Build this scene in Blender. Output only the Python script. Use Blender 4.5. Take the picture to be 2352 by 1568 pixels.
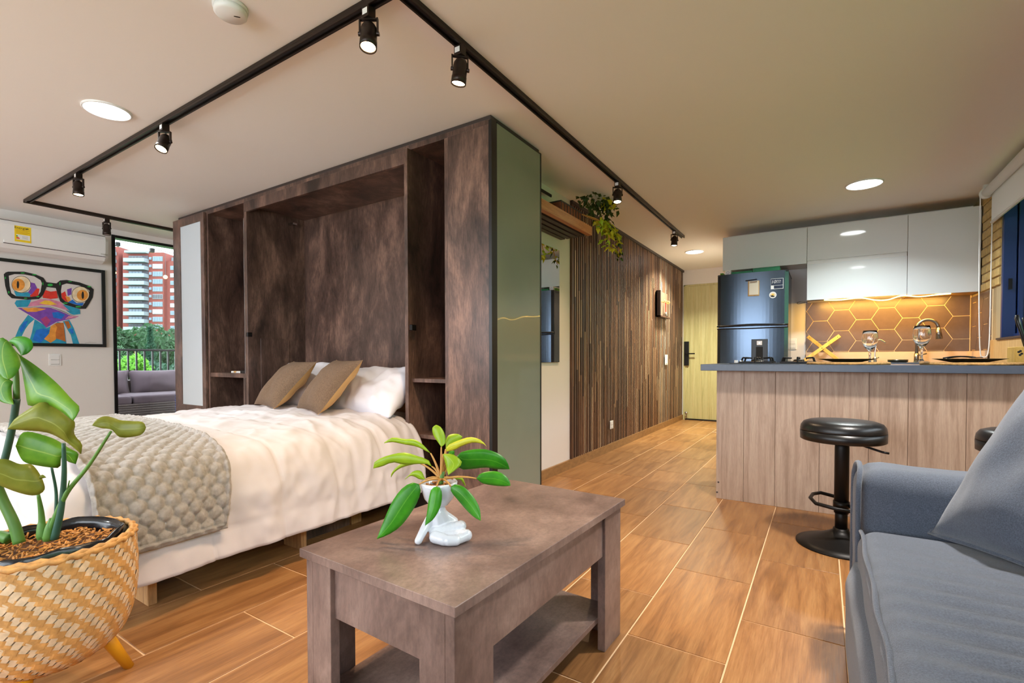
import bpy, bmesh, math, random
from mathutils import Vector, Matrix, noise
from math import sin, cos, pi, radians, sqrt, atan2

for _o in list(bpy.data.objects):
    bpy.data.objects.remove(_o, do_unlink=True)
SC = bpy.context.scene
COL = SC.collection

# ------------------------------------------------------------------ camera
CAM_H, F_PX, CY_PX = 0.96, 1116.6, 846.5
YAW, PITCH, ROLL = radians(32.571), radians(-1.188), radians(0.098)
_f = Vector((-sin(YAW) * cos(PITCH), cos(YAW) * cos(PITCH), sin(PITCH)))
_r = Vector((cos(YAW), sin(YAW), 0))
_d = _f.cross(_r)
RIGHT = _r * cos(ROLL) + _d * sin(ROLL)
DOWN = _d * cos(ROLL) - _r * sin(ROLL)
FWD = _f
CAM = Vector((0, 0, CAM_H))
cam_data = bpy.data.cameras.new('camera')
cam_data.sensor_width = 36.0
cam_data.lens = F_PX / 2352 * 36
cam_data.shift_y = (CY_PX - 784) / 2352
cam_data.clip_start, cam_data.clip_end = 0.02, 1000
cam = bpy.data.objects.new('camera', cam_data)
COL.objects.link(cam)
_m = Matrix((RIGHT, -DOWN, -FWD)).transposed().to_4x4()
_m.translation = CAM
cam.matrix_world = _m
SC.camera = cam

# ------------------------------------------------------------------ exposure, world, daylight
SC.view_settings.view_transform = 'Standard'
SC.view_settings.look = 'None'
SC.view_settings.gamma = 1.0
SC.view_settings.use_curve_mapping = False
SC.view_settings.exposure = 0.75
SC.cycles.use_denoising = True
SC.cycles.max_bounces = 10
SC.cycles.diffuse_bounces = 6
SC.cycles.sample_clamp_indirect = 4.0
SC.cycles.caustics_reflective = False
SC.cycles.caustics_refractive = False

world = bpy.data.worlds.new('dusk_sky')
SC.world = world
world.use_nodes = True
_bg = world.node_tree.nodes['Background']
_bg.inputs[0].default_value = (0.86, 0.93, 1.0, 1)
_bg.inputs[1].default_value = 5.4

def area_light(name, loc, rot, sx, sy, energy, color, parent=None):
    l = bpy.data.lights.new(name, 'AREA')
    l.shape = 'RECTANGLE'; l.size = sx; l.size_y = sy; l.energy = energy; l.color = color
    o = bpy.data.objects.new(name, l); COL.objects.link(o)
    o.location = loc; o.rotation_euler = rot
    if parent:
        o.parent = parent; o.matrix_parent_inverse = world_of(parent).inverted()
    return o

# lamp strengths, used inside each lamp's own builder
SPOT_W, DOWN_W, LED_W = 34.0, 30.0, 9.0
WARM = (1.0, 0.69, 0.42)

# ------------------------------------------------------------------ pixel helpers (photo measured in 2352 x 1568)
def ray(px, py):
    return FWD + RIGHT * ((px - 1176) / F_PX) + DOWN * ((py - CY_PX) / F_PX)
def at(px, py, depth):
    return CAM + ray(px, py) * depth
def on(px, py, ax, val):
    i = 'xyz'.index(ax); d = ray(px, py)
    return CAM + d * ((val - CAM[i]) / d[i])

# ------------------------------------------------------------------ colour and materials
def S(r, g, b, a=1.0):
    def c(v):
        v /= 255.0
        return v / 12.92 if v <= 0.04045 else ((v + 0.055) / 1.055) ** 2.4
    return (c(r), c(g), c(b), a)

class NT:
    def __init__(s, name):
        s.m = bpy.data.materials.new(name); s.m.use_nodes = True
        s.t = s.m.node_tree; s.n = s.t.nodes; s.l = s.t.links
        s.b = s.n['Principled BSDF']
    def node(s, typ, **kw):
        n = s.n.new(typ)
        for k, v in kw.items():
            setattr(n, k, v)
        return n
    def link(s, a, b): s.l.new(a, b)
    def coords(s, kind='Object', scale=(1, 1, 1), per_object=0.0):
        tc = s.node('ShaderNodeTexCoord'); out = tc.outputs[kind]
        if per_object:
            oi = s.node('ShaderNodeObjectInfo')
            mu = s.node('ShaderNodeVectorMath', operation='SCALE'); s.link(oi.outputs['Location'], mu.inputs[0]); mu.inputs['Scale'].default_value = 7.31
            ad = s.node('ShaderNodeVectorMath', operation='ADD'); s.link(out, ad.inputs[0]); s.link(mu.outputs[0], ad.inputs[1])
            rn = s.node('ShaderNodeMath', operation='MULTIPLY'); s.link(oi.outputs['Random'], rn.inputs[0]); rn.inputs[1].default_value = per_object
            ad2 = s.node('ShaderNodeVectorMath', operation='ADD'); s.link(ad.outputs[0], ad2.inputs[0]); s.link(rn.outputs[0], ad2.inputs[1])
            out = ad2.outputs[0]
        mp = s.node('ShaderNodeMapping'); mp.inputs['Scale'].default_value = scale
        s.link(out, mp.inputs['Vector'])
        return mp.outputs[0]
    def noise(s, vec, scale, detail=4, rough=0.55, dist=0.0):
        n = s.node('ShaderNodeTexNoise'); n.inputs['Scale'].default_value = scale
        n.inputs['Detail'].default_value = detail; n.inputs['Roughness'].default_value = rough; n.inputs['Distortion'].default_value = dist
        s.link(vec, n.inputs['Vector'])
        return n.outputs['Fac']
    def ramp(s, fac, stops):
        r = s.node('ShaderNodeValToRGB'); e = r.color_ramp.elements
        while len(e) < len(stops): e.new(0.5)
        for el, (p, c) in zip(e, stops): el.position = p; el.color = c
        s.link(fac, r.inputs[0])
        return r.outputs[0]
    def mix(s, fac, a, b, blend='MIX'):
        m = s.node('ShaderNodeMix', data_type='RGBA', blend_type=blend)
        for sock, v in ((m.inputs[0], fac), (m.inputs[6], a), (m.inputs[7], b)):
            if hasattr(v, 'is_linked') or hasattr(v, 'links'): s.link(v, sock)
            else: sock.default_value = v
        return m.outputs[2]
    def bump(s, height, strength=0.2, dist=0.01):
        b = s.node('ShaderNodeBump'); b.inputs['Strength'].default_value = strength; b.inputs['Distance'].default_value = dist
        s.link(height, b.inputs['Height']); s.link(b.outputs[0], s.b.inputs['Normal'])
    def set(s, **kw):
        names = dict(color='Base Color', rough='Roughness', metal='Metallic', spec='Specular IOR Level', coat='Coat Weight', coat_rough='Coat Roughness',
                     trans='Transmission Weight', ior='IOR', alpha='Alpha', emit='Emission Color', power='Emission Strength', sheen='Sheen Weight', sss='Subsurface Weight')
        for k, v in kw.items():
            i = s.b.inputs[names[k]]
            if hasattr(v, 'links'): s.link(v, i)
            else: i.default_value = v
        return s.m

MATS = {}
def plain(name, col, rough=0.5, metal=0.0, vary=0.0, vscale=6.0, bump=0.0, bscale=200.0, stretch=(1, 1, 1), per=0.0, **kw):
    t = NT(name)
    v = t.coords(scale=stretch, per_object=per)
    if vary:
        f = t.noise(v, vscale, 5)
        lo = tuple(c * (1 - vary) for c in col[:3]) + (1,); hi = tuple(min(1, c * (1 + vary)) for c in col[:3]) + (1,)
        t.set(color=t.ramp(f, [(0.3, lo), (0.7, hi)]))
    else:
        t.set(color=col)
    if bump:
        t.bump(t.noise(v, bscale, 3), bump, 0.002)
    t.set(rough=rough, metal=metal, **kw)
    MATS[name] = t.m
    return t.m

def glow(name, col, power):
    t = NT(name); t.set(color=col, emit=col, power=power, rough=0.4); MATS[name] = t.m
    return t.m

def grained(name, stops, scale=6.0, stretch=(8, 8, 0.6), rough=0.5, fine=0.35, per=3.0, bump=0.08, dist=0.6, **kw):
    """wood: stretched noise along the grain plus a fine fibre noise"""
    t = NT(name)
    v = t.coords(scale=stretch, per_object=per)
    a = t.noise(v, scale, 5, 0.6, dist)
    v2 = t.coords(scale=tuple(3 * q for q in stretch), per_object=per)
    b = t.noise(v2, scale * 4, 3, 0.6)
    c = t.ramp(a, stops)
    dark = t.ramp(b, [(0.35, (1 - fine, 1 - fine, 1 - fine, 1)), (0.65, (1, 1, 1, 1))])
    t.set(color=t.mix(1.0, c, dark, 'MULTIPLY'), rough=rough, **kw)
    if bump: t.bump(b, bump, 0.002)
    MATS[name] = t.m
    return t.m

def mottled(name, lo, mid, hi, scale=3.0, stretch=(1.6, 1.6, 0.55), rough=0.34, per=1.0, fineness=0.6):
    """concrete look laminate"""
    t = NT(name)
    v = t.coords(scale=stretch, per_object=per)
    a = t.noise(v, scale, 9, 0.68, 0.4)
    v2 = t.coords(scale=(stretch[0] * 6, stretch[1] * 6, stretch[2] * 2), per_object=per)
    b = t.noise(v2, scale * 5, 5, 0.7)
    c = t.ramp(a, [(0.33, lo), (0.5, mid), (0.66, hi)])
    k = t.ramp(b, [(0.36, (fineness, fineness, fineness, 1)), (0.6, (1.08, 1.06, 1.05, 1))])
    t.set(color=t.mix(1.0, c, k, 'MULTIPLY'), rough=rough)
    t.bump(b, 0.04, 0.002)
    MATS[name] = t.m
    return t.m

plain('ceiling_paint', S(240, 236, 232), 0.9, bump=0.03, bscale=300)
plain('wall_paint', S(228, 222, 218), 0.85, bump=0.04, bscale=250)
plain('grout', S(226, 192, 152), 0.9)
def floor_mat():
    t = NT('wood_look_tile')
    v = t.coords(scale=(9, 0.9, 1), per_object=5.0)
    a = t.noise(v, 2.2, 6, 0.6, 0.8)
    v2 = t.coords(scale=(60, 3, 1), per_object=5.0)
    b = t.noise(v2, 3, 4, 0.65, 0.2)
    oi = t.node('ShaderNodeObjectInfo')
    c = t.ramp(a, [(0.25, S(126, 84, 48)), (0.5, S(164, 116, 70)), (0.75, S(186, 140, 90))])
    k = t.ramp(b, [(0.35, (0.78, 0.76, 0.74, 1)), (0.62, (1, 1, 1, 1))])
    c = t.mix(1.0, c, k, 'MULTIPLY')
    r = t.ramp(oi.outputs['Random'], [(0, (0.82, 0.82, 0.82, 1)), (1, (1.08, 1.06, 1.02, 1))])
    c = t.mix(1.0, c, r, 'MULTIPLY')
    t.set(color=c, rough=t.ramp(b, [(0.3, (0.3,) * 3 + (1,)), (0.7, (0.42,) * 3 + (1,))]), spec=0.5)
    t.bump(b, 0.12, 0.002)
    MATS['wood_look_tile'] = t.m
floor_mat()
mottled('dark_laminate', S(50, 37, 33), S(98, 75, 66), S(146, 114, 100))
mottled('dark_laminate_flat', S(80, 64, 60), S(120, 100, 93), S(150, 128, 119), scale=2.6, stretch=(1.2, 0.9, 1.0), rough=0.3, fineness=0.8)
plain('dark_edge', S(58, 48, 46), 0.5, vary=0.15)
plain('black_metal', S(26, 24, 24), 0.42, 0.6, vary=0.1)
plain('black_plastic', S(16, 16, 18), 0.35)
plain('bronze_track', S(52, 42, 38), 0.38, 0.7)
plain('chrome', S(205, 205, 210), 0.15, 1.0)
plain('dark_steel', S(150, 140, 130), 0.32, 1.0)
plain('white_plastic', S(232, 232, 232), 0.3)
plain('white_gloss', S(226, 232, 236), 0.07, coat=0.6, coat_rough=0.03)
plain('dark_gap', S(28, 24, 22), 0.8)
plain('oak_edge', S(200, 160, 104), 0.55, vary=0.1, stretch=(4, 4, 1))
grained('stave_wood', [(0.2, S(40, 24, 18)), (0.5, S(92, 60, 42)), (0.8, S(140, 98, 66))], 5, (14, 14, 0.7), 0.5, 0.4, per=9.0)
grained('pale_oak', [(0.25, S(150, 124, 106)), (0.5, S(184, 158, 138)), (0.8, S(206, 184, 164))], 4, (9, 9, 0.5), 0.42, 0.16)
grained('door_wood', [(0.25, S(170, 160, 108)), (0.5, S(196, 186, 134)), (0.8, S(212, 204, 156))], 4, (9, 9, 0.35), 0.45, 0.12)
grained('leg_wood', [(0.2, S(150, 104, 62)), (0.55, S(196, 150, 100)), (0.8, S(216, 176, 126))], 5, (8, 8, 0.7), 0.5, 0.2)
grained('yellow_wood', [(0.2, S(176, 130, 52)), (0.5, S(214, 172, 84)), (0.8, S(228, 192, 110))], 5, (6, 6, 1), 0.45, 0.15)
grained('beam_wood', [(0.2, S(140, 84, 50)), (0.5, S(186, 122, 76)), (0.8, S(206, 148, 98))], 5, (10, 0.7, 10), 0.5, 0.25)
grained('tan_panel', [(0.2, S(180, 138, 84)), (0.5, S(206, 168, 112)), (0.8, S(222, 190, 138))], 5, (7, 7, 0.6), 0.5, 0.15)
plain('counter_stone', S(76, 86, 102), 0.3, vary=0.06, vscale=40)
plain('frosted_side', S(122, 128, 114), 0.32, vary=0.05, vscale=3, coat=0.3)
plain('linen', S(204, 196, 199), 0.85, vary=0.03, bump=0.08, bscale=500, sheen=0.2)
plain('pillow_white', S(222, 219, 226), 0.85, vary=0.02, bump=0.06, bscale=400, sheen=0.2)
plain('throw_knit', S(150, 143, 138), 0.95, vary=0.18, vscale=60, bump=0.6, bscale=160, sheen=0.3)
plain('cushion_brown', S(112, 88, 68), 0.95, vary=0.25, vscale=140, bump=0.5, bscale=500)
plain('cushion_mustard', S(218, 172, 112), 0.9, vary=0.05)
plain('sofa_grey', S(76, 84, 98), 0.95, vary=0.34, vscale=330, bump=0.5, bscale=500, sheen=0.25)
plain('leather_black', S(22, 22, 24), 0.32, vary=0.2, vscale=50, bump=0.15, bscale=300)
plain('tile_brown', S(96, 78, 70), 0.32, vary=0.08, vscale=30)
plain('tile_grout', S(236, 206, 160), 0.8)
plain('upstand_stone', S(206, 178, 152), 0.5, vary=0.08)
plain('fridge_metal', S(92, 106, 124), 0.22, 0.85, bump=0.03, bscale=400, stretch=(60, 60, 1))
plain('ceramic_white', S(204, 208, 216), 0.08, coat=0.7)
plain('soil', S(92, 58, 32), 0.95, vary=0.6, vscale=90, bump=0.8, bscale=120)
plain('bark', S(190, 130, 66), 0.85, vary=0.45, vscale=40, per=4)
plain('bag_black', S(14, 15, 20), 0.22, bump=0.5, bscale=30)
plain('weave_tan', S(202, 150, 88), 0.6, vary=0.28, vscale=45, stretch=(1, 1, 1))
plain('weave_pale', S(220, 192, 158), 0.62, vary=0.2, vscale=45)
plain('weave_dark', S(120, 84, 50), 0.8, vary=0.2)
plain('mustard_leg', S(214, 150, 24), 0.4, vary=0.08)
plain('wicker_dark', S(64, 54, 52), 0.75, vary=0.4, vscale=60, stretch=(1, 1, 3), bump=0.5, bscale=80)
plain('outdoor_cushion', S(60, 47, 54), 0.9, vary=0.06)
plain('blue_frame', S(16, 42, 92), 0.4, vary=0.08)
plain('blind_fabric', S(226, 228, 226), 0.8)
plain('brick_yellow', S(188, 158, 100), 0.9, vary=0.2, vscale=30, per=5, bump=0.5, bscale=90)
plain('mortar', S(170, 150, 116), 0.95)
plain('terracotta_basket', S(134, 70, 44), 0.8, vary=0.3, vscale=40)
plain('jute', S(190, 148, 90), 0.9, vary=0.3, vscale=80, bump=0.6, bscale=200)
plain('plate_dark', S(34, 34, 20), 0.3)
plain('sticker_navy', S(26, 40, 66), 0.5)
plain('paper', S(236, 226, 208), 0.8)
plain('label_yellow', S(240, 208, 30), 0.5)
plain('print_paper', S(214, 208, 206), 0.6)
plain('ink_black', S(24, 22, 24), 0.6)
plain('red_plastic', S(200, 34, 36), 0.4)
plain('green_box', S(20, 130, 84), 0.45)
plain('apt_brick', S(104, 48, 41), 0.9, vary=0.08, vscale=0.3)
plain('apt_brick_dark', S(80, 38, 34), 0.9)
plain('apt_concrete', S(112, 120, 126), 0.85)
plain('apt_glass', S(70, 92, 108), 0.15)
plain('apt_dark', S(62, 60, 66), 0.7)
plain('balcony_floor', S(150, 140, 130), 0.8)
plain('hill_grass', S(74, 120, 62), 0.95, vary=0.4, vscale=0.8)
plain('bark_tree', S(78, 62, 48), 0.9, vary=0.3)
for nm, c in (('frog_teal', (38, 150, 184)), ('frog_blue', (20, 110, 204)), ('frog_purple', (120, 70, 170)), ('frog_pink', (206, 130, 160)), ('frog_red', (214, 50, 38)),
              ('frog_orange', (226, 150, 60)), ('frog_cream', (234, 214, 178)), ('frog_brown', (184, 104, 40)), ('frog_yellow', (236, 190, 60)), ('frog_green', (40, 170, 70)), ('frog_magenta', (170, 60, 120))):
    plain(nm, S(*c), 0.6, vary=0.18, vscale=24)
def leaf_mat(name, c1, c2, rib, rough=0.35):
    t = NT(name)
    uv = t.node('ShaderNodeTexCoord').outputs['UV']
    sp = t.node('ShaderNodeSeparateXYZ'); t.link(uv, sp.inputs[0])
    su = t.node('ShaderNodeMath', operation='SUBTRACT'); t.link(sp.outputs[0], su.inputs[0]); su.inputs[1].default_value = 0.5
    ab = t.node('ShaderNodeMath', operation='ABSOLUTE'); t.link(su.outputs[0], ab.inputs[0])
    f = t.noise(t.coords(per_object=4.0), 14, 4)
    c = t.ramp(f, [(0.3, c1), (0.7, c2)])
    r = t.ramp(ab.outputs[0], [(0.0, (0.7, 0.7, 0.7, 1)), (0.03, (0, 0, 0, 1))])
    t.set(color=t.mix(r, c, rib), rough=rough, spec=0.4, trans=0.0)
    t.b.inputs['Subsurface Weight'].default_value = 0.0
    # leaves let some light through
    tr = t.node('ShaderNodeBsdfTranslucent'); t.link(t.mix(r, c, rib), tr.inputs[0])
    mx = t.node('ShaderNodeMixShader'); mx.inputs[0].default_value = 0.25
    out = t.n['Material Output']
    t.link(t.b.outputs[0], mx.inputs[1]); t.link(tr.outputs[0], mx.inputs[2]); t.link(mx.outputs[0], out.inputs[0])
    MATS[name] = t.m
leaf_mat('leaf_deep', S(40, 120, 20), S(78, 168, 34), S(120, 190, 60))
leaf_mat('leaf_lime', S(140, 178, 24), S(178, 206, 50), S(200, 220, 90))
leaf_mat('leaf_yellow', S(196, 200, 30), S(220, 220, 70), S(226, 230, 120))
leaf_mat('leaf_monstera', S(64, 130, 30), S(122, 170, 44), S(176, 200, 90))
leaf_mat('leaf_olive', S(120, 130, 40), S(156, 160, 66), S(186, 190, 100))
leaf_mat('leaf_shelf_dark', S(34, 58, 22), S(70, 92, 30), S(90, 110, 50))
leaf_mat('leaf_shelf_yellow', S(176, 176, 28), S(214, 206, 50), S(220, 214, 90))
leaf_mat('tree_a', S(24, 54, 34), S(54, 90, 52), S(60, 100, 56), 0.7)
leaf_mat('tree_b', S(20, 50, 40), S(44, 84, 58), S(44, 76, 54), 0.7)
leaf_mat('tree_c', S(70, 126, 34), S(112, 166, 56), S(130, 180, 70), 0.7)
plain('stem_green', S(84, 128, 52), 0.5, vary=0.2)
plain('stem_dark', S(46, 86, 70), 0.45, vary=0.25)
plain('stem_tan', S(190, 140, 70), 0.5, vary=0.2)
def glass_mat(name, col, rough, ior=1.45):
    t = NT(name); t.set(color=col, rough=rough, trans=1.0, ior=ior); MATS[name] = t.m
glass_mat('clear_glass', (1, 1, 1, 1), 0.0)
def pane_mat(name, tint, refl):
    t = NT(name)
    tr = t.node('ShaderNodeBsdfTransparent'); tr.inputs[0].default_value = tint
    gl = t.node('ShaderNodeBsdfGlossy'); gl.inputs['Roughness'].default_value = 0.02
    fr = t.node('ShaderNodeFresnel'); fr.inputs['IOR'].default_value = refl
    mx = t.node('ShaderNodeMixShader'); t.link(fr.outputs[0], mx.inputs[0]); t.link(tr.outputs[0], mx.inputs[1]); t.link(gl.outputs[0], mx.inputs[2])
    t.link(mx.outputs[0], t.n['Material Output'].inputs[0]); MATS[name] = t.m
pane_mat('window_pane', (0.96, 0.98, 0.98, 1), 1.45)
def frost_mat():
    t = NT('frosted_door'); t.set(color=S(226, 236, 242), rough=0.45, trans=0.22, ior=1.25); MATS['frosted_door'] = t.m
frost_mat()
def mirror_mat():
    t = NT('mirror'); t.set(color=(0.9, 0.92, 0.92, 1), rough=0.01, metal=1.0); MATS['mirror'] = t.m
mirror_mat()
glow('bulb_warm', (1.0, 0.72, 0.36, 1), 30)
glow('bulb_cool', (0.95, 1.0, 1.0, 1), 9)
glow('led_amber', (1.0, 0.62, 0.12, 1), 14)
glow('bulb_string', (1.0, 0.6, 0.15, 1), 12)

# ------------------------------------------------------------------ geometry helpers
def world_of(o):
    m = o.matrix_basis.copy()
    if o.parent is None: return m
    return world_of(o.parent) @ o.matrix_parent_inverse @ m

def link(name, me, mat=None, parent=None, smooth=False):
    o = bpy.data.objects.new(name, me); COL.objects.link(o)
    if mat is not None:
        for k in (mat if isinstance(mat, (list, tuple)) else [mat]):
            me.materials.append(MATS[k])
    if smooth:
        for p in me.polygons: p.use_smooth = True
    if parent is not None:
        o.parent = parent; o.matrix_parent_inverse = world_of(parent).inverted()
    return o

def obj(name, bm, mat, parent=None, smooth=False):
    bmesh.ops.recalc_face_normals(bm, faces=bm.faces)
    me = bpy.data.meshes.new(name); bm.to_mesh(me); bm.free()
    return link(name, me, mat, parent, smooth)

def tag(o, label=None, cat=None, group=None, kind=None):
    if label: o['label'] = label
    if cat: o['category'] = cat
    if group: o['group'] = group
    if kind: o['kind'] = kind
    return o

def thing(name, label, cat, loc=(0, 0, 0), group=None):
    o = bpy.data.objects.new(name, None); COL.objects.link(o)
    o.location = loc; o.empty_display_size = 0.1
    return tag(o, label, cat, group)

def copy_tree(o, parent=None):
    c = o.copy(); COL.objects.link(c)
    if parent is not None: c.parent = parent
    for ch in list(o.children): copy_tree(ch, c)
    return c

def B(): return bmesh.new()

def box(bm, x0, x1, y0, y1, z0, z1, bev=0.0, seg=1):
    x0, x1 = sorted((x0, x1)); y0, y1 = sorted((y0, y1)); z0, z1 = sorted((z0, z1))
    r = bmesh.ops.create_cube(bm, size=1.0, matrix=Matrix.Translation(((x0 + x1) / 2, (y0 + y1) / 2, (z0 + z1) / 2)) @ Matrix.Diagonal((x1 - x0, y1 - y0, z1 - z0, 1)))
    if bev:
        es = list({e for v in r['verts'] for e in v.link_edges})
        bmesh.ops.bevel(bm, geom=es, offset=min(bev, 0.45 * min(x1 - x0, y1 - y0, z1 - z0)), segments=seg, affect='EDGES', profile=0.5)
    return bm

def boxo(name, x0, x1, y0, y1, z0, z1, mat, parent=None, bev=0.0, seg=1):
    return obj(name, box(B(), x0, x1, y0, y1, z0, z1, bev, seg), mat, parent)

def obox(bm, c, ax, ay, az, sx, sy, sz, bev=0.0, seg=1):
    """box with its own axes"""
    m = Matrix((Vector(ax) * sx, Vector(ay) * sy, Vector(az) * sz)).transposed().to_4x4(); m.translation = Vector(c)
    r = bmesh.ops.create_cube(bm, size=1.0, matrix=m)
    if bev:
        es = list({e for v in r['verts'] for e in v.link_edges})
        bmesh.ops.bevel(bm, geom=es, offset=bev, segments=seg, affect='EDGES', profile=0.5)
    return bm

def frame_of(d):
    d = Vector(d).normalized()
    a = Vector((0, 0, 1)) if abs(d.z) < 0.9 else Vector((1, 0, 0))
    s = d.cross(a).normalized(); u = s.cross(d)
    return d, s, u

def cyl(bm, a, b, r0, r1=None, n=16, caps=True):
    a, b = Vector(a), Vector(b); r1 = r0 if r1 is None else r1
    d, s, u = frame_of(b - a)
    R0 = [bm.verts.new(a + (s * cos(2 * pi * i / n) + u * sin(2 * pi * i / n)) * r0) for i in range(n)]
    R1 = [bm.verts.new(b + (s * cos(2 * pi * i / n) + u * sin(2 * pi * i / n)) * r1) for i in range(n)]
    for i in range(n):
        bm.faces.new((R0[i], R0[(i + 1) % n], R1[(i + 1) % n], R1[i]))
    if caps:
        bm.faces.new(R0[::-1]); bm.faces.new(R1)
    return bm

def tube(bm, pts, r, n=10, closed=False, radii=None):
    pts = [Vector(p) for p in pts]; N = len(pts); rings = []
    up = None
    for i, p in enumerate(pts):
        if closed: d = pts[(i + 1) % N] - pts[i - 1]
        else: d = pts[min(i + 1, N - 1)] - pts[max(i - 1, 0)]
        d.normalize()
        if up is None: _, s, up = frame_of(d)
        s = d.cross(up)
        if s.length < 1e-5: _, s, up = frame_of(d)
        s.normalize(); up = s.cross(d)
        rr = radii[i] if radii else r
        rings.append([bm.verts.new(p + (s * cos(2 * pi * k / n) + up * sin(2 * pi * k / n)) * rr) for k in range(n)])
    M = N if closed else N - 1
    for i in range(M):
        A, Bq = rings[i], rings[(i + 1) % N]
        for k in range(n):
            bm.faces.new((A[k], A[(k + 1) % n], Bq[(k + 1) % n], Bq[k]))
    if not closed:
        bm.faces.new(rings[0][::-1]); bm.faces.new(rings[-1])
    return bm

def bez(p0, p1, p2, n=10, p3=None):
    p0, p1, p2 = Vector(p0), Vector(p1), Vector(p2); out = []
    for i in range(n + 1):
        t = i / n
        if p3 is None: out.append(p0 * (1 - t) ** 2 + p1 * 2 * t * (1 - t) + p2 * t * t)
        else: out.append(p0 * (1 - t) ** 3 + p1 * 3 * t * (1 - t) ** 2 + p2 * 3 * t * t * (1 - t) + Vector(p3) * t ** 3)
    return out

def spline(pts, per=6):
    """Catmull-Rom through points"""
    P = [Vector(p) for p in pts]; P = [2 * P[0] - P[1]] + P + [2 * P[-1] - P[-2]]; out = []
    for i in range(1, len(P) - 2):
        for k in range(per):
            t = k / per
            out.append(0.5 * ((2 * P[i]) + (P[i + 1] - P[i - 1]) * t + (2 * P[i - 1] - 5 * P[i] + 4 * P[i + 1] - P[i + 2]) * t * t + (3 * P[i] - P[i - 1] - 3 * P[i + 1] + P[i + 2]) * t ** 3))
    out.append(P[-2]); return out

def lathe(bm, c, prof, n=32, cap0=True, cap1=True):
    """profile of (r, z) turned round the vertical through c"""
    c = Vector(c); rings = []
    for r, z in prof:
        rings.append([bm.verts.new(c + Vector((r * cos(2 * pi * i / n), r * sin(2 * pi * i / n), z))) for i in range(n)])
    for A, Bq in zip(rings, rings[1:]):
        for i in range(n):
            bm.faces.new((A[i], A[(i + 1) % n], Bq[(i + 1) % n], Bq[i]))
    if cap0: bm.faces.new(rings[0][::-1])
    if cap1: bm.faces.new(rings[-1])
    return bm

def poly(bm, pts, thick=None):
    vs = [bm.verts.new(Vector(p)) for p in pts]
    f = bm.faces.new(vs)
    if thick is not None:
        r = bmesh.ops.extrude_face_region(bm, geom=[f])
        bmesh.ops.translate(bm, vec=Vector(thick), verts=[g for g in r['geom'] if isinstance(g, bmesh.types.BMVert)])
    return bm

def grid(bm, fn, nu, nv, wrap=False):
    V = [[bm.verts.new(fn(i / (nu - 1), j / (nv - 1))) for j in range(nv)] for i in range(nu)]
    for i in range(nu - 1):
        for j in range(nv - 1):
            bm.faces.new((V[i][j], V[i + 1][j], V[i + 1][j + 1], V[i][j + 1]))
    return V

def soft_box(bm, c, size, r, cuts=14, rot=None, fn=None):
    """rounded box with a dense surface; fn(p, n) may displace it"""
    tmp = bmesh.new()
    bmesh.ops.create_cube(tmp, size=2.0)
    bmesh.ops.subdivide_edges(tmp, edges=tmp.edges[:], cuts=cuts, use_grid_fill=True)
    h = Vector(size) / 2; rot = rot or Matrix.Identity(3); vm = {}
    for v in tmp.verts:
        p = Vector((v.co.x * h.x, v.co.y * h.y, v.co.z * h.z))
        q = Vector((max(-(h.x - r), min(h.x - r, p.x)), max(-(h.y - r), min(h.y - r, p.y)), max(-(h.z - r), min(h.z - r, p.z))))
        d = p - q; n = d.normalized() if d.length > 1e-9 else Vector((0, 0, 1))
        p = q + n * r if d.length > 1e-9 else p
        if fn: p = fn(p, n)
        vm[v] = bm.verts.new(rot @ p + Vector(c))
    for f in tmp.faces:
        bm.faces.new([vm[v] for v in f.verts])
    tmp.free()
    return bm

def pillow_mesh(bm, M, w, hgt, t, seed=0, n=22, half=None, sag=0.0, wrinkle=0.04):
    """closed cushion in its own frame: x width, z height, y thickness; half = +1 front, -1 back only"""
    def P(u, v, s):
        a, b = 2 * u - 1, 2 * v - 1
        e = max(0.0, (1 - abs(a) ** 2.6)) ** 0.55 * max(0.0, (1 - abs(b) ** 2.6)) ** 0.55
        pin = 1 - 0.07 * (1 - b * b) * (abs(a) ** 2); pin2 = 1 - 0.07 * (1 - a * a) * (abs(b) ** 2)
        x, z = a * w / 2 * pin, b * hgt / 2 * pin2
        nz = (noise.noise(Vector((a * 1.7 + seed, b * 1.7, s))) * 0.14 + wrinkle * noise.noise(Vector((a * 4.5 + seed, b * 3.5 + a * 2, s)))) * t * e
        return M @ Vector((x, -s * (t / 2 * e) + nz, z - sag * (1 - b) * 0 ))
    if half in (None, 1): grid(bm, lambda u, v: P(u, v, 1), n, n)
    if half in (None, -1): grid(bm, lambda u, v: P(u, v, -1), n, n)
    bmesh.ops.remove_doubles(bm, verts=bm.verts, dist=1e-5)
    return bm

def basis(x, z, o):
    """matrix with x axis, z axis (made square to x) and origin"""
    x = Vector(x).normalized(); z = Vector(z); z = (z - x * z.dot(x)).normalized(); y = z.cross(x)
    m = Matrix((x, y, z)).transposed().to_4x4(); m.translation = Vector(o)
    return m

def chain(pts, n):
    """resample a polyline to n points by length"""
    P = [Vector(p) for p in pts]; L = [0.0]
    for a, b in zip(P, P[1:]): L.append(L[-1] + (b - a).length)
    out = []
    for i in range(n):
        s = L[-1] * i / (n - 1); k = 0
        while k < len(P) - 2 and L[k + 1] < s: k += 1
        t = (s - L[k]) / max(1e-9, L[k + 1] - L[k]); out.append(P[k].lerp(P[k + 1], min(1, max(0, t))))
    return out

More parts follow.
